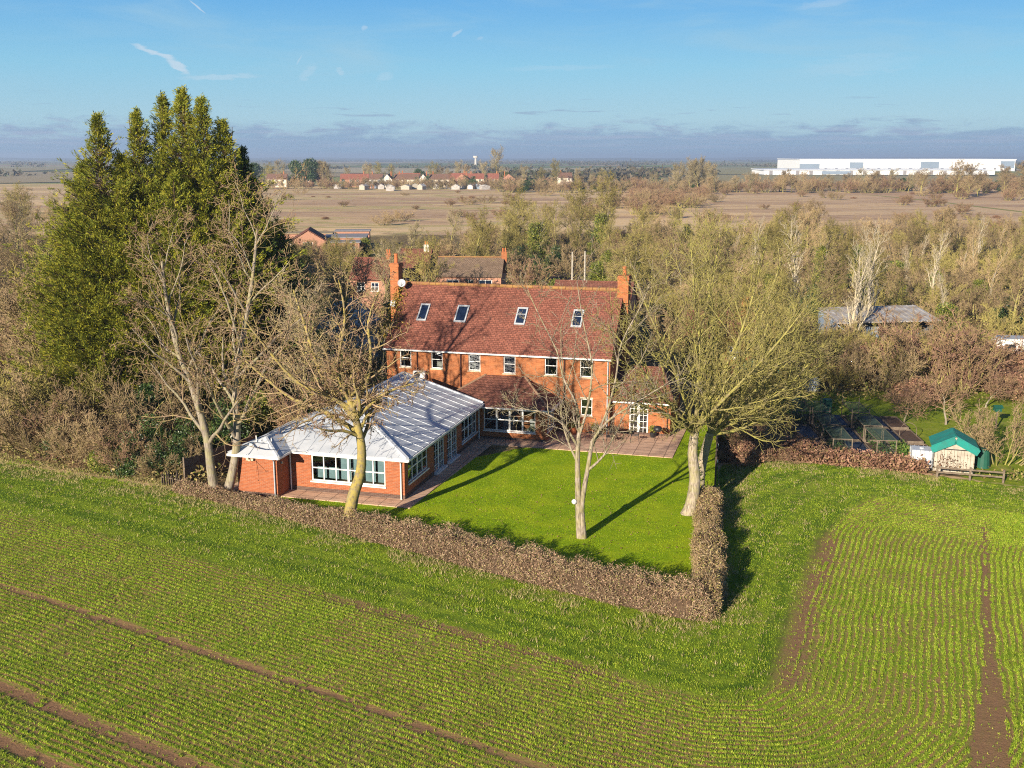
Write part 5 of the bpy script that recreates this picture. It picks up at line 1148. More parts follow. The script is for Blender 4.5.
put('slim0', 33.8, 99.5, 1.05, None, 'birch_tree', 'slim whitish bare tree', 'tree'); put('slim0', 31.2, 94.0, 0.95, None, 'birch_tree', 'slim whitish bare tree', 'tree'); put('slim0', 30.2, 92.0, 0.9, None, 'birch_tree', 'slim whitish bare tree', 'tree'); put('slim0', 27.5, 101.0, 1.1, None, 'birch_tree', 'slim whitish bare tree', 'tree')
# brown bramble bank by the caravan
scatter(26, (27, 46), (71.5, 88), BRAM * 4 + [BUSH[2]], (0.9, 1.35), 21, 2.0, lambda x, y: y > 73 + 0.0 * x and x > 25)
scatter(18, (17, 40), (76, 93), BUSH[:2] + BRAM, (0.45, 0.75), 22, 2.6)
scatter(150, (14, 120), (90, 170), BIG[:2] + BUSH[:2] * 4 + SLIM + EVER[1:] * 2 + EVER[:1] + IVY + BRAM, (0.55, 0.9), 23, 3.6, lambda x, y: not (22 < x < 42 and y < 96))
scatter(110, (6, 130), (165, 245), BIG[:2] + BUSH[:2] * 3 + SLIM[1:] + EVER[1:] * 2 + BUSH[2:], (0.5, 0.85), 24, 5.2, lambda x, y: y < 238 + 0.05 * x)
scatter(62, (-30, 14), (82, 235), BUSH * 2 + BIG + EVER * 2 + IVY, (0.55, 0.95), 25, 4.8, lambda x, y: y < 190 + (x + 30) * 1.0)
scatter(16, (0, 26), (150, 215), EVER + BIG[:1] + IVY, (0.9, 1.25), 26, 5.0)
scatter(44, (-62, -22), (72, 175), BIG * 2 + BUSH + IVY, (0.75, 1.1), 27, 4.6, lambda x, y: x < -0.24 * y - 4)
scatter(40, (-125, -32), (175, 420), BIG + BUSH[1:] * 2, (0.75, 1.1), 28, 8.0, lambda x, y: x < -0.33 * y)
scatter(12, (-60, -24), (150, 185), BUSH, (0.7, 1.0), 29, 5.0, lambda x, y: x > -0.30 * y)
# isolated dark thorn bushes out on the meadow
for (x, y, s) in [(36, 410, 1.0), (-12, 300, 1.1), (-3, 310, 1.3), (60, 455, 1.2), (72, 470, 1.0), (150, 380, 1.6), (158, 390, 1.2), (140, 330, 1.1), (100, 500, 1.6), (118, 520, 1.2), (60, 300, 0.8), (175, 440, 1.5), (190, 450, 1.8), (130, 480, 1.4), (205, 520, 2.0), (85, 360, 0.9), (110, 300, 1.0), (-60, 380, 1.0), (-20, 420, 1.2)]:
    put('bush2', x, y, s * 0.8, None, 'thorn_bush', 'reddish thorn bush', 'bush', 0.6)
r = random.Random(91)
for i in range(60):
    y = r.uniform(250, 540); x = r.uniform(-0.25, 0.5) * y
    put(r.choice(['bush2', 'bramble', 'bush1']), x, y, r.uniform(0.5, 1.3), None, 'thorn_bush', 'low brown scrub bush', 'bush', 0.6)
# hedgerow trees between the meadow and the far fields
r = random.Random(77)
for i in range(190):
    x = -8 + i * 1.88 + r.uniform(-2, 2); y = 560 + r.uniform(-28, 28) - 0.05 * x; k = r.choice(['big1', 'big2', 'bush2', 'bush2', 'bush1', 'bush1'] + (['ever2'] if i > 110 or i < 60 else []))
    put(k, x, y, (r.uniform(0.7, 1.15) if k[0] != 'b' or k[:3] == 'big' else r.uniform(1.2, 1.9)) * (1.0 if x < 130 else 1.2), None, 'hedgerow_tree', {'big': 'bare hedgerow tree', 'bus': 'brown hedgerow shrub', 'eve': 'dark evergreen'}[k[:3]], 'tree', 0.85)
for (x, y, s) in [(94, 556, 1.75), (99, 560, 1.6), (89, 558, 1.5), (104, 548, 1.2), (84, 552, 1.1), (96, 550, 1.5), (92, 552, 1.6), (101, 554, 1.5), (97, 566, 1.8)]:
    put('big2', x, y, s, None, 'hedgerow_tree', 'tall domed bare tree', 'tree', 0.95)
for i in range(44):
    x = r.uniform(185, 300); y = r.uniform(430, 560)
    put(r.choice(['bush1', 'bush2', 'big1']), x, y, r.uniform(1.1, 2.0), None, 'hedgerow_tree', 'brown copse tree', 'tree', 0.8)
for i in range(46):
    x = r.uniform(-8, 70); y = r.uniform(300, 520) ; x = 30 + (y - 300) * 0.24 + r.uniform(-16, 16)
    put(r.choice(['bush2', 'bush1', 'bush2']), x, y, r.uniform(0.8, 1.7), None, 'hedgerow_tree', 'brown meadow shrub', 'shrub', 0.75)

# ------------------------------------------------------------------ undergrowth between the trees
r_ = np.random.default_rng(44); n = 120000; yy = 49 + 190 * r_.random(n) ** 1.25; xx = r_.uniform(-0.55, 0.55, n) * (yy + 8); Pu = np.column_stack([xx, yy])
hb_, hs_, _ = seg_dist(Pu, HF); ok = (hb_ * hs_ < -0.5)
for a, b, c, d in [e for e in ex_boxes if e[0] != -14.5] + [(-14, 15, 56, 78), (-15, 12, 40, 60), (23.5, 40, 55, 73), (13, 24, 57, 70)]: ok &= ~((xx > a) & (xx < b) & (yy > c) & (yy < d))
ok &= yy < 236 + 0.1 * xx; ok &= ~((xx < 5) & (xx > -70) & (yy > 190 + (xx + 30)))
Pu = Pu[ok]; hN = 0.25 + 1.1 * vnoise(Pu, 3.5, 8) ** 2
zu = r_.random(len(Pu)) * hN
g_under = leafmat('undergrowth', [(0.09, 0.06, 0.03), (0.26, 0.19, 0.08), (0.40, 0.31, 0.13), (0.15, 0.19, 0.03), (0.20, 0.12, 0.06)], trans=0.1)
o = link('undergrowth', bits('undergrowth', np.column_stack([Pu, zu]), 0.10, 3, 3, 0.22), None, g_under); tag(o, 'tangle of dead stems, ivy and brambles under the trees', 'undergrowth', kind='stuff')
# strip of dead bracken along the allotments
r_ = np.random.default_rng(46); n = 6500; t = r_.random(n); t = t * 0.70; Pb = np.column_stack([13.6 + 13.2 * t, 59.2 - 4.9 * t ** 1.15 + r_.normal(0, 0.38, n), 0.05 + 0.62 * r_.random(n)])
o = empty('bramble_hedge', (0, 0, 0), 0, 'low reddish brown dead bramble hedge in front of the allotment beds', 'hedge'); link('leaves', bits('leaves', Pb, 0.085, 9, 2, 0.1), o, leaf_bram)

# ------------------------------------------------------------------ garden things
def at_uv(name, u, v, z, rz, label, cat, group=None):
    p = hw(u, v, z); return empty(name, p, -TH + rz, label, cat, group)
def garden_chair(u, v, rz, label):
    o = at_uv('garden_chair', u, v, 0.05, rz, label, 'chair', 'metal chairs on the patio')
    s = MB();
    for k in range(6): s.box(-0.21, 0.21, -0.21 + k * 0.072, -0.16 + k * 0.072, 0.43, 0.45)
    s.tube([(-0.22, -0.22, 0.43), (0.22, -0.22, 0.43), (0.22, 0.22, 0.43), (-0.22, 0.22, 0.43), (-0.22, -0.22, 0.43)], 0.014, 6); s.build('seat', black, o)
    b = MB()
    for k in range(5): b.tube([(-0.16 + 0.08 * k, 0.23, 0.47), (-0.16 + 0.08 * k, 0.30, 0.88)], 0.009, 5)
    b.tube([(-0.22, 0.22, 0.44), (-0.21, 0.31, 0.92), (0.21, 0.31, 0.92), (0.22, 0.22, 0.44)], 0.014, 6); b.build('backrest', black, o)
    for x in (-1, 1):
        for y in (-1, 1): MB().tube([(x * 0.21, y * 0.21, 0.43), (x * 0.24, y * 0.26, 0.0)], 0.013, 6).build('leg', black, o)
        MB().tube([(x * 0.23, -0.2, 0.44), (x * 0.25, -0.2, 0.66), (x * 0.25, 0.2, 0.67), (x * 0.23, 0.27, 0.70)], 0.012, 6).build('armrest', black, o)
    return o
garden_chair(9.9, 15.8, 1.2, 'dark metal garden chair left of the patio table, leftmost of the chairs')
garden_chair(12.6, 15.9, -1.4, 'dark metal garden chair to the right of the patio table')
garden_chair(11.2, 15.2, 3.3, 'dark metal garden chair in front of the patio table, nearest the lawn')
garden_chair(11.5, 16.9, 0.2, 'dark metal garden chair behind the patio table, nearest the french doors')
o = at_uv('garden_table', 11.2, 16.0, 0.05, 0, 'round dark metal patio table in front of the french doors', 'table'); MB().tube([(0, 0, 0.70), (0, 0, 0.73)], 0.55, 24).build('table_top', black, o)
for k in range(4): a = k * pi / 2 + 0.7; MB().tube([(0.1 * cos(a), 0.1 * sin(a), 0.7), (0.42 * cos(a), 0.42 * sin(a), 0)], 0.018, 6).build('leg', black, o)
o = at_uv('kettle_barbecue', 13.9, 16.6, 0.05, 0, 'black round kettle barbecue beside the brick wing corner', 'barbecue')
mb = MB(); pts = [(0, 0, 0.55), (0, 0, 0.62), (0, 0, 0.75), (0, 0, 0.88), (0, 0, 0.93)]; mb.tube(pts, [0.10, 0.24, 0.29, 0.20, 0.04], 16).build('bowl', black, o, smooth=True)
for k in range(3): a = k * 2.09; MB().tube([(0.18 * cos(a), 0.18 * sin(a), 0.6), (0.32 * cos(a), 0.32 * sin(a), 0)], 0.012, 5).build('leg', black, o)
def pot(u, v, s, label, m=terracotta):
    o = at_uv('plant_pot', u, v, 0.05, 0, label, 'plant pot'); MB().tube([(0, 0, 0), (0, 0, 0.28 * s), (0, 0, 0.32 * s)], [0.13 * s, 0.18 * s, 0.19 * s], 12).build('pot', m, o)
    r = np.random.default_rng(int(u * 10)); link('leaves', bits('l', np.column_stack([r.normal(0, 0.13 * s, 140), r.normal(0, 0.13 * s, 140), (0.34 + 0.35 * r.random(140)) * s]), 0.05, 3, 2, 0.03), o, leaf_ivy)
pot(8.6, 16.7, 1.3, 'leafy plant in a clay pot against the house wall, left of the chairs'); pot(9.9, 16.9, 1.0, 'small leafy plant in a clay pot under the ground floor window')
pot(13.5, 17.3, 1.0, 'small dark leafy plant in a pot right of the french doors', black)
# shrub growing by the bay corner
# fences
def panel_fence(name, a, b, h, label, n=8, m=dark_timber, caps=None):
    L = sqrt((b[0] - a[0]) ** 2 + (b[1] - a[1]) ** 2); o = empty(name, (*a, 0), atan2(b[1] - a[1], b[0] - a[0]), label, 'fence'); r = random.Random(3)
    for k in range(n):
        x0, x1 = L * k / n + 0.06, L * (k + 1) / n - 0.06; p = MB(); x = x0
        while x < x1 - 0.02: w_ = min(0.14, x1 - x); p.box(x, x + w_ - 0.01, -0.012 + r.uniform(-.004, .004), 0.012, 0.06, h - 0.06 + r.uniform(-.01, .01)); x += 0.14
        p.box(x0, x1, 0.013, 0.05, 0.3, 0.37).box(x0, x1, 0.013, 0.05, h - 0.35, h - 0.28).build('panel', m, o)
    for k in range(n + 1):
        MB().box(L * k / n - 0.05, L * k / n + 0.05, -0.05, 0.05, 0, h + 0.04).build('post', m, o)
        if caps and k % 2 == 0 : MB().box(L * k / n - 0.045, L * k / n + 0.045, -0.10, -0.052, h - 0.25, h - 0.12).build('post_light', white, o)
panel_fence('panel_fence', (10.75, 53.2), (13.6, 67.2), 1.6, 'dark boarded panel fence along the right side of the lawn', 9, caps=True)
panel_fence('panel_fence', (-17.4, 53.6), (-14.8, 58.6), 1.45, 'brown boarded fence behind the two leaning tree stems', 3, timber)
o = empty('picket_fence', (-18.6, 53.5, 0), RAD(-28), 'short run of broken grey pickets at the left end of the hedge', 'fence'); r = random.Random(8)
for k in range(9): MB().bar((k * 0.17, 0, 0), (k * 0.17 + r.uniform(-.06, .06), r.uniform(-.05, .05), r.uniform(0.55, 0.95)), 0.09, 0.02, (1, 0, 0)).build('picket', timber, o)
MB().box(-0.05, 1.5, 0.02, 0.05, 0.4, 0.46).build('rail', timber, o)
# rail fence before the garden shed
o = empty('rail_fence', (23.1, 54.75, 0), atan2(-1.0, 3.3), 'low weathered timber rail fence in front of the teal roofed shed', 'fence')
for k in range(3): MB().box(k * 1.65 - 0.05, k * 1.65 + 0.05, -0.05, 0.05, 0, 0.72).build('post', timber, o)
for z in (0.3, 0.55): MB().box(0, 3.3, -0.075, -0.052, z, z + 0.09).build('rail', timber, o)
# garden shed with teal roof
teal = simple('teal_felt', (0.015, 0.27, 0.23), 0.85, 0.3, 2.5, c2=(0.03, 0.20, 0.17)); whitewash = simple('faded_boards', (0.50, 0.46, 0.38), 0.85, 0.25, 2.5, c2=(0.36, 0.32, 0.26))
def shed(name, x, y, rz, w_, d_, e, rdg, wm, rm, label, ov=0.14, cat='shed', door=True, barge=0.2):
    o = empty(name, (x, y, 0), rz, label, cat); mb = MB(); h2 = w_ / 2; k = (rdg - e) / h2
    mb.poly([(-h2, 0, 0), (h2, 0, 0), (h2, 0, e), (0, 0, rdg), (-h2, 0, e)]).poly([(-h2, d_, 0), (h2, d_, 0), (h2, d_, e), (0, d_, rdg), (-h2, d_, e)]).poly([(-h2, 0, 0), (-h2, d_, 0), (-h2, d_, e), (-h2, 0, e)]).poly([(h2, 0, 0), (h2, d_, 0), (h2, d_, e), (h2, 0, e)]).build('wall', wm, o)
    rf = MB(); q = h2 + ov
    rf.slab([(-q, -ov, e - ov * k + 0.05), (0, -ov, rdg + 0.05), (0, d_ + ov, rdg + 0.05), (-q, d_ + ov, e - ov * k + 0.05)][::-1], 0.05).slab([(0, -ov, rdg + 0.052), (q, -ov, e - ov * k + 0.052), (q, d_ + ov, e - ov * k + 0.052), (0, d_ + ov, rdg + 0.052)][::-1], 0.05)
    if barge:
        for s in (-1, 1): rf.bar((0, -ov - 0.012, rdg + 0.03 - barge / 2), (s * q, -ov - 0.012, e - ov * k + 0.03 - barge / 2), 0.02, barge, (0, 0, 1))
    rf.build('roof', rm, o)
    if door: MB().box(-0.35, 0.35, -0.03, -0.004, 0.05, min(1.75, e + 0.1)).build('door', wm, o)
    return o
sh = shed('garden_shed', 24.4, 55.8, RAD(-17), 2.1, 1.7, 1.45, 2.0, whitewash, teal, 'pale boarded garden shed with a bright teal felt roof', 0.16, door=False, barge=0.36)
MB().box(-1.05, 1.05, -0.03, -0.004, 1.26, 1.31).build('trim', black, sh)
mb = MB()
for k in range(13): mb.box(-1.03 + k * 0.17, -1.015 + k * 0.17, -0.012, -0.003, 0.04, 1.25)
mb.build('board_joints', timber, sh)
r_ = np.random.default_rng(5); link('climber', bits('c', np.column_stack([r_.normal(-0.2, 0.45, 260), -0.08 + r_.normal(0, .03, 260), 0.5 + r_.normal(0, 0.28, 260)]), 0.05, 4, 1, 0.03), sh, leaf_brown)
# water tank beside the shed
plastic = simple('white_plastic', (0.55, 0.58, 0.60), 0.35, 0.2, 3, 0.5)
def tank(x, y, rz, label, w_=1.1, h=1.15):
    o = empty('water_tank', (x, y, 0), rz, label, 'water tank'); MB().box(-w_ / 2, w_ / 2, -w_ / 2, w_ / 2, 0.14, h).build('container', plastic, o, bevel=0.06)
    c = MB(); q = w_ / 2 + 0.025
    for k in range(6):
        t = -q + 2 * q * k / 5
        for s in (-1, 1): c.tube([(t, s * q, 0.1), (t, s * q, h + 0.02)], 0.012, 4).tube([(s * q, t, 0.1), (s * q, t, h + 0.02)], 0.012, 4)
    for z in (0.3, 0.65, 1.0): c.tube([(-q, -q, z), (q, -q, z), (q, q, z), (-q, q, z), (-q, -q, z)], 0.012, 4)
    c.build('cage', greypipe, o); MB().tube([(0, 0, h - 0.01), (0, 0, h + 0.06)], 0.12, 12).build('cap', plastic, o)
    b = MB()
    for k in (-1, 0, 1): b.box(k * 0.4 - 0.06, k * 0.4 + 0.06, -w_ / 2, w_ / 2, 0, 0.12)
    b.build('pallet', timber, o)
tank(22.9, 56.6, RAD(-17), 'white caged water tank standing just left of the teal roofed shed')
tank(22.2, 76.0, 0.1, 'small white tank beside the brown hut behind the allotment beds', 0.8, 1.1)
green_p = simple('green_paint', (0.015, 0.09, 0.06), 0.6, 0.2); blue_s = simple('blue_sheet', (0.030, 0.045, 0.085), 0.6, 0.5, 3, c2=(0.012, 0.018, 0.035)); net_g = simple('green_net', (0.06, 0.10, 0.07), 0.8, 0.3)
o = empty('compost_bin', (26.45, 56.8, 0), 0.2, 'dark green compost bin right behind the teal roofed shed', 'bin'); MB().tube([(0, 0, 0), (0, 0, 0.9), (0, 0, 1.0)], [0.42, 0.34, 0.30], 14).build('body', green_p, o, bevel=0.01); MB().tube([(0, 0, 1.0), (0, 0, 1.07)], [0.32, 0.26], 14).build('lid', green_p, o)
# allotment beds: grid of timber frames, some under blue sheeting, some netted
beds = [(0, 'sheet'), (1, 'cage'), (2, 'sheet'), (3, 'cage'), (4, 'sheet'), (5, 'box')]
lab = {'sheet': ('raised_bed', 'raised bed covered with dark blue sheeting', 'raised bed'), 'cage': ('fruit_cage', 'timber framed fruit cage with green netting', 'fruit cage'), 'box': ('raised_bed', 'open raised bed of brown soil with timber hoops', 'raised bed'), 'veg': ('raised_bed', 'raised bed with bright green leafy vegetables', 'raised bed')}
ordn = ['leftmost', 'second from left', 'third from left', 'fourth from left', 'fifth from left', 'rightmost']; rown = ['front row', 'middle row', 'back row']
beds_r = random.Random(4)
leaf_veg = leafmat('vegetable_leaves', [(0.05, 0.12, 0.02), (0.10, 0.20, 0.03), (0.16, 0.25, 0.05), (0.24, 0.24, 0.06)])
for j in range(3):
    for i, kd in beds:
        kk = kd
        if j == 0 and i == 4: kk = 'veg'
        if j == 1 and i == 5: kk = 'box'
        if j == 2 and i in (0, 4): kk = 'cage' if i == 0 else 'sheet'
        w_, d_ = 1.12, 2.9; x = 17.35 + i * 1.22 + j * 0.35; y = 58.7 + j * 3.4 - i * 0.16 + 0.15; nm, lb, ct = lab[kk]
        o = empty(nm, (x, y, 0), RAD(-5), f'{lb}, {ordn[i]} in the {rown[j]} of beds', ct, 'allotment beds'); h = 0.24
        f = MB().box(0, w_, 0, 0.04, 0, h).box(0, w_, d_ - 0.04, d_, 0, h).box(0, 0.04, 0.042, d_ - 0.042, 0, h).box(w_ - 0.04, w_, 0.042, d_ - 0.042, 0, h); f.build('frame', timber, o)
        if kk == 'sheet':
            mb = MB(); nx, ny = 7, 14; g = [[(0.04 + (w_ - 0.08) * a / nx, 0.05 + (d_ - 0.1) * b / ny, 0.20 + beds_r.uniform(0, 0.07)) for b in range(ny + 1)] for a in range(nx + 1)]
            for a in range(nx):
                for b in range(ny): mb.poly([g[a][b], g[a + 1][b], g[a + 1][b + 1], g[a][b + 1]])
            mb.build('sheeting', blue_s, o, smooth=True)
        else:
            MB().box(0.042, w_ - 0.042, 0.042, d_ - 0.042, 0.02, 0.18).build('soil', simple('bed_soil', (0.10, 0.06, 0.04), 1, 0.4, 6) if 'bed_soil' not in MATS else MATS['bed_soil'], o)
        if kk == 'cage':
            for (a, b) in ((0.02, 0.02), (w_ - 0.02, 0.02), (0.02, d_ - 0.02), (w_ - 0.02, d_ - 0.02)): MB().box(a - 0.025, a + 0.025, b - 0.025, b + 0.025, h, 1.15 + 0.25 * (j == 2)).build('post', timber, o)
            c = MB(); H_ = 1.12
            for (p, q) in (((0, 0, H_), (w_, 0, H_)), ((w_, 0, H_), (w_, d_, H_)), ((w_, d_, H_), (0, d_, H_)), ((0, d_, H_), (0, 0, H_))): c.bar(p, q, 0.04, 0.04)
            c.build('top_frame', timber, o); n_ = MB()
            for k in range(15): n_.bar((w_ * k / 14, 0.0, h), (w_ * k / 14, 0.0, H_ - 0.03), 0.008, 0.008, (1, 0, 0)); n_.bar((w_ * k / 14, 0, H_ + 0.03), (w_ * k / 14, d_, H_ + 0.03), 0.008, 0.008)
            for k in range(24): n_.bar((0, d_ * k / 23, H_ + 0.032), (w_, d_ * k / 23, H_ + 0.032), 0.008, 0.008)
            n_.build('netting', net_g, o)
        if kk == 'box':
            for b in ((1.4,) if j == 1 else ()): MB().tube([(0.05, b, 0.1)] + [(w_ / 2 - (w_ / 2 - 0.05) * cos(t), b, 0.5 + 0.55 * sin(t)) for t in np.linspace(0, pi, 9)] + [(w_ - 0.05, b, 0.1)], 0.018, 6).build('hoop', timber, o)
        if kk in ('veg', 'cage'):
            r_ = np.random.default_rng(i * 7 + j); n = 380 if kk == 'veg' else 160; link('plants', bits('p', np.column_stack([r_.uniform(0.1, w_ - 0.1, n), r_.uniform(0.1, d_ - 0.1, n), 0.2 + 0.3 * r_.random(n)]), 0.06, 3, 2, 0.04), o, leaf_veg if kk == 'veg' else leaf_ever)['kind'] = 'stuff'
# water butts between beds
for (x, y, lb) in ((19.2, 69.6, 'dark green round water butt at the back of the beds, left one'), (21.4, 69.4, 'dark green round water butt at the back of the beds, right one')):
    o = empty('water_butt', (x, y, 0), 0, lb, 'water butt'); MB().tube([(0, 0, 0), (0, 0, 0.5), (0, 0, 0.95), (0, 0, 0.98), (0, 0, 1.02)], [0.30, 0.34, 0.30, 0.32, 0.30], 14).build('barrel', green_p, o)
shed('small_hut', 21.2, 76.6, 0.15, 1.5, 1.6, 1.9, 2.3, timber, tile_g, 'small brown timber hut behind the allotment beds', 0.1)
shed('garden_shed', 18.4, 75.2, 0.1, 2.5, 2.0, 1.7, 2.3, dark_timber, teal, 'dark shed with a dull teal roof seen through the spreading tree', 0.15)
o = empty('bird_feeder', (31.0, 65.2, 0), 0, 'dark green bird feeder box on a post in the orchard grass', 'bird feeder'); MB().box(-0.04, 0.04, -0.04, 0.04, 0, 1.2).build('post', timber, o); MB().box(-0.2, 0.2, -0.2, 0.2, 1.2, 1.42).build('box', green_p, o); MB().slab([(-0.28, -0.28, 1.44), (0.28, -0.28, 1.44), (0.28, 0, 1.6), (-0.28, 0, 1.6)], 0.02).slab([(-0.28, 0, 1.6), (0.28, 0, 1.6), (0.28, 0.28, 1.44), (-0.28, 0.28, 1.44)], 0.02).build('roof', green_p, o)
# open-fronted barn
metal_r = simple('weathered_sheet', (0.48, 0.47, 0.46), 0.6, 0.3, 0.8, c2=(0.32, 0.27, 0.22)); blue_p = simple('blue_panel', (0.22, 0.28, 0.36), 0.6, 0.2)
o = empty('open_barn', (29.6, 95.0, 0), RAD(2), 'long low open barn with grey sheet roof among the bare trees', 'barn')
MB().slab([(0, -0.3, 2.3), (9.6, -0.3, 2.5), (9.6, 5.6, 3.1), (0, 5.6, 2.9)], 0.08).build('roof', metal_r, o)
mb = MB()
for k in range(16): mb.bar((0.3 + k * 0.6, -0.32, 2.34 + 0.0125 * k), (0.3 + k * 0.6, 5.5, 2.93 + 0.0125 * k), 0.05, 0.06)
mb.build('roof_ribs', metal_r, o); MB().box(0.1, 9.5, 5.2, 5.3, 0, 2.85).box(9.42, 9.5, 0, 5.2, 0, 2.42).box(0.1, 0.18, 0, 5.2, 0, 2.2).build('wall', blue_p, o)
for k in range(5): MB().box(0.15 + k * 2.3 - 0.06, 0.15 + k * 2.3 + 0.06, 0, 0.12, 0, 2.3).build('post', timber, o)
MB().box(1.4, 4.0, -0.08, -0.02, 0.9, 1.9).build('side_panel', blue_p, o)
MB().box(4.6, 5.8, 1.0, 2.2, 0, 0.9).box(6.0, 6.9, 0.8, 2.0, 0, 0.6).build('stored_crates', timber, o, bevel=0.02)
# caravan
o = empty('caravan', (40.9, 87.0, 0), RAD(-6), 'white touring caravan with grey roof at the right edge of the brambles', 'caravan')
prof = [(0, 0.45), (4.6, 0.45), (4.85, 1.2), (4.6, 1.95), (4.2, 2.12), (0.4, 2.12), (0.05, 1.9), (-0.15, 1.1)]
mb = MB(); b = len(prof); mb.v = [(x, 0, z) for x, z in prof] + [(x, 2.0, z) for x, z in prof]; mb.f = [list(range(b)), list(range(2 * b - 1, b - 1, -1))] + [[i, b + i, b + (i + 1) % b, (i + 1) % b] for i in range(b)]; mb.build('body', white, o, bevel=0.05)
MB().slab([(0.4, 0.0, 2.15), (4.2, 0.0, 2.15), (4.2, 2.0, 2.15), (0.4, 2.0, 2.15)], 0.025).build('roof', greypipe, o)
for x in (0.5, 2.9): MB().box(x, x + 0.95, -0.03, -0.006, 1.2, 1.7).build('window', black, o)
MB().box(1.9, 2.5, -0.03, -0.006, 0.5, 1.95).build('door', plastic, o)
for y in (0.05, 1.75): MB().tube([(2.3, y - 0.1, 0.3), (2.3, y + 0.1, 0.3)], 0.3, 16).build('wheel', rubber, o)
o = empty('rail_fence', (39.6, 91.2, 0), RAD(-4), 'pale timber rail fence behind the white caravan', 'fence')
for k in range(6): MB().box(k * 1.6 - 0.06, k * 1.6 + 0.06, -0.06, 0.06, 0, 1.25).build('post', whitewash, o)
for z in (0.5, 0.85, 1.15): MB().box(0, 8.0, -0.09, -0.062, z, z + 0.09).build('rail', whitewash, o)

# ------------------------------------------------------------------ neighbouring houses
def house(name, x, y, rz, w_, d_, e, rdg, wm, rm, label, gable='side', chim=(), wins=(), cat='house', pots=True, door=None, ridgem=None):
    """gable='side': ridge along local x (front slope faces the viewer); 'front': gable faces the viewer"""
    o = empty(name, (x, y, 0), rz, label, cat); M = mapper('S', 0); mb = MB(); wall(mb, M, 0, w_, 0, e, list(wins) + ([door] if door else []), inner=0.2)
    if gable == 'side':
        for c in (0, w_): mb.poly([(c, 0, 0), (c, d_, 0), (c, d_, e), (c, d_ / 2, rdg), (c, 0, e)])
        mb.poly([(0, d_, 0), (w_, d_, 0), (w_, d_, e), (0, d_, e)]); k = (rdg - e) / (d_ / 2); v = 0.25
        rf = MB().slab([(-0.1, -v, e - v * k + 0.1), (w_ + 0.1, -v, e - v * k + 0.1), (w_ + 0.1, d_ / 2, rdg + 0.1), (-0.1, d_ / 2, rdg + 0.1)], 0.1).slab([(w_ + 0.1, d_ + v, e - v * k + 0.1), (-0.1, d_ + v, e - v * k + 0.1), (-0.1, d_ / 2, rdg + 0.1), (w_ + 0.1, d_ / 2, rdg + 0.1)], 0.1)
        rt = [(-0.1, d_ / 2, rdg + 0.1), (w_ + 0.1, d_ / 2, rdg + 0.1)]
    else:
        mb.poly([(0, 0, e), (w_, 0, e), (w_ / 2, 0, rdg)]); mb.poly([(0, d_, 0), (w_, d_, 0), (w_, d_, e), (w_ / 2, d_, rdg), (0, d_, e)])
        for c in (0, w_): mb.poly([(c, 0, 0), (c, d_, 0), (c, d_, e), (c, 0, e)])
        k = (rdg - e) / (w_ / 2); v = 0.25
        rf = MB().slab([(-v, -0.15, e - v * k + 0.1), (w_ / 2, -0.15, rdg + 0.1), (w_ / 2, d_ + 0.15, rdg + 0.1), (-v, d_ + 0.15, e - v * k + 0.1)][::-1], 0.1).slab([(w_ / 2, -0.15, rdg + 0.1), (w_ + v, -0.15, e - v * k + 0.1), (w_ + v, d_ + 0.15, e - v * k + 0.1), (w_ / 2, d_ + 0.15, rdg + 0.1)][::-1], 0.1)
        rt = [(w_ / 2, -0.15, rdg + 0.1), (w_ / 2, d_ + 0.15, rdg + 0.1)]
    mb.build('wall', wm, o); ro = rf.build('roof', rm, o); MB().tube(rt, 0.1, 6).build('ridge_tiles', ridgem or rm, ro)
    for wn in wins: window(o, M, wn, 2, 2, 0.07, 0.06, gm_=MATS.get('dark_pane'))
    if door: MB().box(door[0], door[1], 0.08, 0.14, door[2], door[3]).build('door', white, o)
    for c in chim:
        q = MB().box(c[0] - 0.3, c[0] + 0.3, c[1] - 0.3, c[1] + 0.3, e, c[2]); co = q.build('chimney', c[3] if len(c) > 3 else brick, ro)
        for s in (-0.14, 0.14): MB().tube([(c[0] + s, c[1], c[2]), (c[0] + s, c[1], c[2] + 0.4)], 0.09, 8).build('chimney_pot', terracotta, co)
    return o
house('bungalow', -8.6, 117, RAD(-4), 7.4, 7.0, 4.15, 5.85, brick_pink, tile_g, 'pink brick bungalow with mossy grey tiled roof behind the main house', 'side', [(7.5, 3.5, 6.6)], [(1.3, 2.7, 2.7, 3.75), (3.7, 4.3, 2.8, 3.75), (4.9, 6.4, 2.7, 3.75)], ridgem=ridge_m)
dark_wall = simple('dark_render', (0.10, 0.07, 0.06), 0.9, 0.3); render_w = simple('white_render', (0.62, 0.58, 0.52), 0.85, 0.15)
house('cottage', -13.9, 126, RAD(-6), 3.8, 6.0, 3.6, 6.0, dark_wall, tile_b, 'dark gabled cottage with brown roof and a white chimney, left of the bungalow', 'side', [(3.2, 3.0, 6.7, render_w)], [(1.2, 2.4, 2.2, 3.3)])
house('cottage', -18.4, 119, RAD(-5), 4.2, 6.0, 3.6, 5.6, brick_pink, tile, 'red roofed cottage half hidden behind the twigs left of the main chimney', 'side', [(3.9, 3.0, 6.3)], [(0.8, 1.7, 2.2, 3.2), (2.4, 3.3, 2.2, 3.2)])
tan_m = simple('tan_felt', (0.32, 0.25, 0.15), 0.9, 0.15)
shed('flat_garage', -10.9, 105, RAD(-4), 1.5, 3.0, 4.2, 4.4, tan_m, tan_m, 'tan boxy outbuilding directly behind the ridge of the main house', 0.1, 'outbuilding', False, 0)
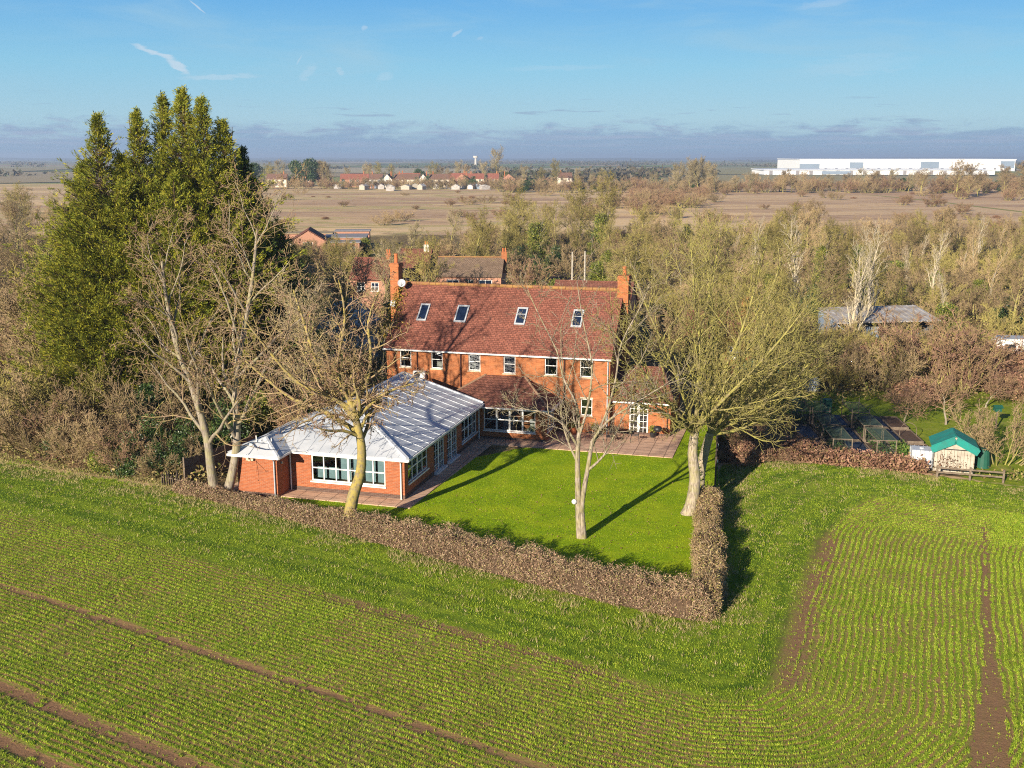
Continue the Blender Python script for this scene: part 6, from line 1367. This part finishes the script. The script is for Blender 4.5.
house('garage', -16.9, 86.5, RAD(-12), 4.2, 5.0, 3.3, 5.0, render_w, metal_r, 'white rendered garage among bare trees, left of the main house', 'front', (), [(1.4, 2.6, 1.2, 2.4)], 'garage', door=(0.3, 1.1, 0.0, 2.0))
house('brick_outbuilding', 14.0, 83.5, RAD(-12), 5.4, 4.6, 3.0, 4.6, brick, tile_b, 'orange brick outbuilding seen through the crown of the spreading tree', 'side', [(4.6, 2.3, 5.6)], [(0.8, 1.7, 1.3, 2.3), (3.3, 4.2, 1.3, 2.3)], 'outbuilding')
house('cottage', 3.4, 97.5, RAD(-14), 7.4, 7.4, 3.0, 5.35, brick_pink, tile_b, 'brown tiled low cottage just behind the right end of the main roof', 'side', [], [(1, 2, 1, 2)])
for (x, y, h, lb) in ((6.0, 104.6, 7.9, 'pale pole behind the main roof, left of the two tall poles'), (7.8, 112.5, 7.3, 'pale pole behind the main roof, right of the two tall poles'), (13.0, 120.0, 6.0, 'short pale pole among the trees behind the right chimney')):
    o = empty('utility_pole', (x, y, 0), 0, lb, 'pole'); MB().tube([(0, 0, 0), (0, 0, h)], [0.11, 0.08], 8).build('shaft', whitewash, o); MB().box(-0.35, 0.35, -0.05, 0.05, h - 0.5, h - 0.42).build('crossarm', timber, o)
# ploughed plot behind
pl = flat('ploughed_plot', [(1.5, 122), (9.5, 122), (12.5, 158), (6.5, 160)], 0.03, simple('plough_soil', (0.13, 0.08, 0.06), 1, 0.4, 1.5)); pl['kind'] = 'structure'
# group of low houses and garages far left
house('gabled_house', -38.4, 184, RAD(8), 5.8, 8, 2.8, 4.6, brick_pink, tile_b, 'small brown gabled house with a white window beyond the left garden trees', 'front', [], [(1.9, 3.6, 1.4, 2.6)])
flat_grey = simple('flat_roof_grey', (0.26, 0.25, 0.26), 0.8, 0.2)
for (x, y, w_, d_, h, rm, lb) in ((-34.2, 192, 7.5, 9, 2.8, flat_grey, 'flat grey roofed garage block right of the small gabled house'), (-43.5, 199, 9.5, 5, 3.0, tan_m, 'long low tan outbuilding behind the small gabled house'), (-34.0, 203.5, 6.5, 4, 3.2, flat_grey, 'grey flat roofed shed, farthest of the garage buildings'), (-31.5, 183, 5.0, 5, 2.6, flat_grey, 'low grey garage with white windows nearest the gabled house')):
    o = empty('garage_block', (x, y, 0), 0.08, lb, 'garage'); M = mapper('S', 0); mb = MB(); wn = [(w_ * 0.15, w_ * 0.4, 1.0, 1.9), (w_ * 0.55, w_ * 0.85, 1.0, 1.9)]; wall(mb, M, 0, w_, 0, h, wn, inner=0.15); mb.poly([(0, 0, 0), (0, d_, 0), (0, d_, h), (0, 0, h)]).poly([(w_, 0, 0), (w_, d_, 0), (w_, d_, h), (w_, 0, h)]).poly([(0, d_, 0), (w_, d_, 0), (w_, d_, h), (0, d_, h)]).build('wall', brick_pink, o)
    MB().box(-0.2, w_ + 0.2, -0.2, d_ + 0.2, h, h + 0.15).build('roof', rm, o)
    for q in wn: window(o, M, q, 2, 1, 0.08, 0.06, gm_=MATS['dark_pane'])
# dark parked car by the garages
def car(x, y, rz, m, label):
    o = empty('parked_car', (x, y, 0), rz, label, 'car'); prof = [(-2.1, 0.35), (2.1, 0.35), (2.15, 0.7), (1.9, 0.92), (1.0, 0.98), (-1.9, 1.0), (-2.15, 0.75)]
    b = len(prof); mb = MB(); mb.v = [(px_, -0.85, z) for px_, z in prof] + [(px_, 0.85, z) for px_, z in prof]; mb.f = [list(range(b)), list(range(2 * b - 1, b - 1, -1))] + [[i, b + i, b + (i + 1) % b, (i + 1) % b] for i in range(b)]; mb.build('body', m, o, bevel=0.05)
    p2 = [(-1.7, 1.0), (1.1, 0.98), (0.45, 1.42), (-1.2, 1.45)]; mb = MB(); mb.v = [(a, -0.74, z) for a, z in p2] + [(a, 0.74, z) for a, z in p2]; mb.f = [[0, 1, 2, 3], [7, 6, 5, 4]] + [[i, 4 + i, 4 + (i + 1) % 4, (i + 1) % 4] for i in range(4)]; mb.build('cabin_windows', MATS['dark_pane'], o, bevel=0.03)
    for a in (-1.3, 1.3):
        for s in (-0.88, 0.68): MB().tube([(a, s, 0.33), (a, s + 0.2, 0.33)], 0.33, 14).build('wheel', rubber, o)
car(-36.5, 208, 0.2, simple('dark_car_paint', (0.02, 0.022, 0.03), 0.3, 0.1, 2, 0.6), 'dark car parked between the far garage roofs')

# ------------------------------------------------------------------ village along the far side of the meadow
r = random.Random(12); red_r = tilemat('far_red_roof', (0.36, 0.14, 0.095), (0.28, 0.105, 0.075), mossamt=0.2, course=0.3); brn_r = tilemat('far_brown_roof', (0.24, 0.14, 0.10), (0.2, 0.11, 0.08), mossamt=0.3, course=0.3)
cream_w = simple('cream_render', (0.66, 0.58, 0.46), 0.9, 0.1)
vx = [-118, -103, -84, -75.5, -67, -58.5, -49, -40.5, -32, -23.5, -12, -1, 7]
vill = [(-147, 640, 12, brn_r, cream_w, 'side'), (-131, 652, 9, red_r, brick_pink, 'side'), (-103, 640, 17, red_r, brick_pink, 'side'), (-85.5, 638, 8, brn_r, render_w, 'side'), (-76.5, 632, 5.5, brn_r, render_w, 'front'), (-70.5, 637, 15, brn_r, cream_w, 'side'), (-55, 632, 5, brn_r, render_w, 'front'), (-49.5, 637, 12, brn_r, cream_w, 'side'),
        (-34, 640, 8, red_r, brick_pink, 'front'), (-27, 650, 10, red_r, cream_w, 'side'), (-15, 655, 7, red_r, brick_pink, 'side'), (-6, 640, 8, brn_r, brick_pink, 'front'), (-40, 668, 12, red_r, brick_pink, 'side'), (-72, 672, 14, red_r, brick_pink, 'side'), (-120, 660, 7, red_r, brick_pink, 'front'), (30, 690, 9, brn_r, cream_w, 'side')]
for i, (x, y, w_, rm, wm, gb) in enumerate(vill):
    cw = 'red' if rm is red_r else 'brown'; ww = {'white_render': 'white', 'cream_render': 'cream', 'brick_pink': 'pink brick'}[wm.name]
    e = 4.6; rg = 7.6
    n = int(w_ // 4); wins = [(w_ * (k + 0.5) / n - 0.7, w_ * (k + 0.5) / n + 0.7, z, z + 1.2) for k in range(n) for z in (0.9, 3.1)]
    o = house('village_house', x - (0 if x > -130 else 0), y, RAD(r.uniform(-4, 4)), w_, 7.5, e, rg, wm, rm, '', gb, [(w_ * (0.2 if i % 2 else 0.82), 3.75, rg + 1.3)], wins)
    PLACED.append(dict(o=o, x=x + w_ / 2, y=y, h=7.6, word=f'{ww} village house with {cw} roof', label=None, group='houses of the far village'))
    o['group'] = 'houses of the far village'
for i in range(26):
    x = r.uniform(-104, -14); y = r.uniform(560, 615); c = r.choice([metal_r, render_w, whitewash, flat_grey, blue_p, brick_pink])
    o = shed('allotment_hut', x, y, r.uniform(-.5, .5), r.uniform(2.5, 5), r.uniform(3, 5), r.uniform(1.6, 2.3), r.uniform(2.4, 3.2), c, r.choice([metal_r, flat_grey, render_w]), '', 0.1, 'hut', False, 0)
    PLACED.append(dict(o=o, x=x, y=y, h=3, word={'weathered_sheet': 'grey metal', 'white_render': 'white', 'faded_boards': 'pale boarded', 'flat_roof_grey': 'dark grey', 'blue_panel': 'bluish', 'brick_pink': 'pinkish'}[c.name] + ' hut', label=None, group='huts before the far village')); o['group'] = 'huts before the far village'
for (x, y, s, k, nm, wd_) in [(-124, 655, 2.6, 'ever2', 'pine_tree', 'broad dark pine'), (-133, 660, 2.4, 'ever2', 'pine_tree', 'broad dark pine'), (-118, 662, 2.3, 'ever2', 'pine_tree', 'broad dark pine'), (-156, 650, 2.2, 'ever2', 'pine_tree', 'tall dark evergreen'), (-171, 645, 2.0, 'ever2', 'pine_tree', 'tall dark evergreen'), (-100, 650, 1.4, 'ever0', 'evergreen_tree', 'low dark evergreen'), (-60, 690, 1.6, 'ever2', 'pine_tree', 'dark evergreen'), (-9, 690, 2.3, 'big2', 'bare_tree', 'rounded grey tree'), (-4, 695, 2.0, 'ever1', 'evergreen_tree', 'rounded green tree')] + \
    [(-160 + i * 7 + r.uniform(-3, 3), 655 + r.uniform(-15, 60), r.uniform(0.9, 1.6), r.choice(['big1', 'big2', 'bush2', 'big0']), 'bare_tree', 'bare village tree') for i in range(32)] + [(-150 + i * 5.4, 600 + r.uniform(-8, 6), r.uniform(0.9, 1.5), r.choice(['bush2', 'bush1']), 'bare_shrub', 'brown shrub') for i in range(30)] + [(-110 + i * 3.4 + r.uniform(-2, 2), 618 + r.uniform(-6, 10), r.uniform(0.8, 1.5), r.choice(['bush2', 'bush2', 'ever0', 'bush1']), 'bare_shrub', 'dark village shrub') for i in range(40)]:
    put(k, x, y, s, None, nm, wd_, 'tree' if 'tree' in nm else 'shrub')
# distant warehouse
clad = simple('white_cladding', (0.80, 0.82, 0.84), 0.5, 0.05, 0.02); panel_b = simple('blue_grey_cladding', (0.22, 0.28, 0.36), 0.5, 0.1, 0.05)
wall_g = simple('pale_cladding', (0.72, 0.75, 0.78), 0.5, 0.05, 0.05)
def warehouse(x, y, w_, d_, h, panels, label, rz=0):
    o = empty('warehouse', (x, y, 0), rz, label, 'warehouse'); MB().box(0, w_, 0, d_, 0, h).build('wall', clad, o)
    MB().slab([(-1, -1, h + 0.9), (w_ + 1, -1, h + 0.9), (w_ + 1, d_, h + 1.6), (-1, d_, h + 1.6)], 0.8).build('roof', wall_g, o)
    for (a, b, z0, z1) in panels: MB().box(a, b, -0.5, -0.05, z0, z1).build('cladding_panel', panel_b, o)
    for k in range(int(w_ // 14)): MB().box(5 + k * 14, 8.5 + k * 14, -0.3, -0.06, 0.2, 4.4).build('loading_door', flat_grey, o)
warehouse(381, 1420, 285, 120, 14.7, [(0, 26, 2, 9.5), (66, 84, 4, 11.5), (160, 184, 4, 12.5), (266, 284, 4, 13)], 'very long white distribution warehouse with blue-grey panels on the skyline')
warehouse(264, 1120, 241, 60, 4.2, [(60, 90, 0.5, 3.6)], 'long low white warehouse in front of the larger one, nearer the meadow')
for (x, y, h, lb) in ((-26, 2600, 22, 'tiny white tower on the horizon above the village'),):
    o = empty('water_tower', (x - 62, y, 0), 0, lb, 'tower'); MB().tube([(0, 0, 0), (0, 0, h * 0.75)], [3, 2.4], 12).build('shaft', render_w, o); MB().tube([(0, 0, h * 0.75), (0, 0, h * 0.8), (0, 0, h)], [2.4, 6, 6], 16).build('tank', render_w, o)
# far-off woods in the farmland, read as masses
r_ = np.random.default_rng(99); Pw = []
for _ in range(60):
    y = 800 + 5200 * r_.random() ** 1.6; x = r_.uniform(-0.55, 0.55) * y; L_ = r_.uniform(30, 240) * (0.5 + y / 3000); a = r_.normal(0, 0.25); k = int(L_ * (1.6 if y < 1500 else 0.6))
    if x > 190 and y < 1500: continue
    t = r_.uniform(-0.5, 0.5, k) * L_; wv = 5 if r_.random() < 0.8 else 40
    Pw.append(np.column_stack([x + t * cos(a), y + t * sin(a) + r_.normal(0, wv, k), np.abs(r_.normal(0, 1, k)) * (1.8 + y / 2600)]))
Pw = np.concatenate(Pw); leaf_far = leafmat('far_wood', [(0.06, 0.05, 0.03), (0.10, 0.08, 0.045), (0.05, 0.065, 0.03), (0.13, 0.10, 0.07)], trans=0)
far_size = 1.6 + Pw[:, 1:2] / 1400
o = link('far_woods', bits('far', Pw, 2.3, 5, 3, 1.6), None, leaf_far); tag(o, 'dark hedgerows and small woods across the distant farmland', 'woods', kind='stuff')
# yellow ivy on the left gable of the house
r_ = np.random.default_rng(61); n = 900; t = r_.random(n) ** 0.8
Q = [hw(-4.35 + 0.75 * abs(r_.normal()) * (0.4 + 0.6 * (1 - a)) - 0.3, 17.2 + 4.0 * a + r_.normal() * 0.15, 5.15 + 3.4 * a + 0.10 + abs(r_.normal()) * 0.12) for a in t]
ivy_y = leafmat('yellow_ivy', [(0.10, 0.10, 0.02), (0.22, 0.17, 0.03), (0.34, 0.24, 0.04), (0.42, 0.28, 0.05)], trans=0.15)
o = empty('climbing_ivy', (0, 0, 0), 0, 'yellowing ivy climbing over the left verge of the red roof', 'ivy'); link('leaves', bits('i', np.array(Q), 0.075, 6, 1, 0.06), o, ivy_y)
MB().tube([hw(-4.3, 17.0, 0), hw(-4.35, 17.1, 3), hw(-4.3, 17.4, 5.2), hw(-4.2, 19, 6.7)], [0.06, 0.05, 0.04, 0.02], 6).build('stem', bark_grey, o)

# ------------------------------------------------------------------ haze
hz = MB().box(-9500, 9500, -400, 13000, -2.0, 48.0).build('haze', None); hz['kind'] = 'stuff'; hz['label'] = 'thin blue winter haze over the far land'; hz['category'] = 'haze'
m = bpy.data.materials.new('haze'); m.use_nodes = True; t = NT(m.node_tree); t.n.clear(); ou = t.node('ShaderNodeOutputMaterial'); pvn = t.node('ShaderNodeVolumePrincipled')
pvn.inputs['Color'].default_value = (0.60, 0.76, 1.0, 1); pvn.inputs['Density'].default_value = 0.00021; pvn.inputs['Anisotropy'].default_value = 0.2; t.l.new(pvn.outputs[0], ou.inputs['Volume'])
hz.data.materials.append(m)

# ------------------------------------------------------------------ labels: what, by which landmark, and which of several
LM = [(2, 62, 'the main house'), (33, 97, 'the open barn'), (43, 88, 'the white caravan'), (-5, 120, 'the mossy bungalow'), (-21, 66, 'the conifers'), (24, 56, 'the teal roofed shed'), (30, 68, 'the orchard grass'), (-38, 190, 'the far garages'), (9, 49, 'the spreading tree'), (-60, 640, 'the far village'), (96, 556, 'the domed tree'), (-13, 90, 'the white garage'), (16, 85, 'the brick outbuilding'), (230, 1100, 'the long warehouse'), (21, 63, 'the allotment beds')]
ORD = ['', 'second', 'third', 'fourth', 'fifth', 'sixth', 'seventh', 'eighth', 'ninth', 'tenth', 'eleventh', 'twelfth', 'thirteenth', 'fourteenth', 'fifteenth', 'sixteenth', 'seventeenth', 'eighteenth', 'nineteenth', 'twentieth']
grp = {}
for d in PLACED:
    if d['label']: continue
    sx = d['x'] / d['y'] * 1050; best = None
    for (lx, ly, ln) in LM:
        lsx = lx / ly * 1050; ds = abs(sx - lsx) / 60 + abs(math.log(d['y'] / ly)) * 6
        if best is None or ds < best[0]: best = (ds, lx, ly, ln, sx - lsx)
    _, lx, ly, ln, dsx = best
    dep = 'beyond' if d['y'] > ly * 1.06 else ('in front of' if d['y'] < ly * 0.95 else 'level with')
    side = '' if abs(dsx) < 22 else (', left of' if dsx < 0 else ', right of')
    where = (dep + side + ' ' + ln) if dep != 'level with' else (('left of ' if dsx < 0 else 'right of ') + ln)
    sz = 'small ' if d['h'] < 3.4 else ('tall ' if d['h'] > 8.6 and 'tall' not in d['word'] else '')
    grp.setdefault((sz + d['word'], where), []).append((sx, d))
for (w_, where), L_ in grp.items():
    L_.sort(key=lambda q: q[0]); n = len(L_)
    for i, (_, d) in enumerate(L_):
        if n == 1: s = f'{w_} {where}'
        elif i == 0: s = f'leftmost {w_} {where}'
        elif i == n - 1: s = f'rightmost {w_} {where}'
        else: s = f'{w_} {where}, {ORD[min(i, 19)]} from left'
        d['o']['label'] = s
        if 'group' not in d['o']: d['o']['group'] = {'shrub': 'shrubs around the gardens and fields', 'tree': 'bare trees around the gardens and fields'}.get(d['o']['category'], d['o']['category'] + ' plants')
for k, e in KINDS.items():                                    # source meshes that no tree uses any more
    for q in e:
        if q.users == 0 or not q.users_collection: bpy.data.objects.remove(q)
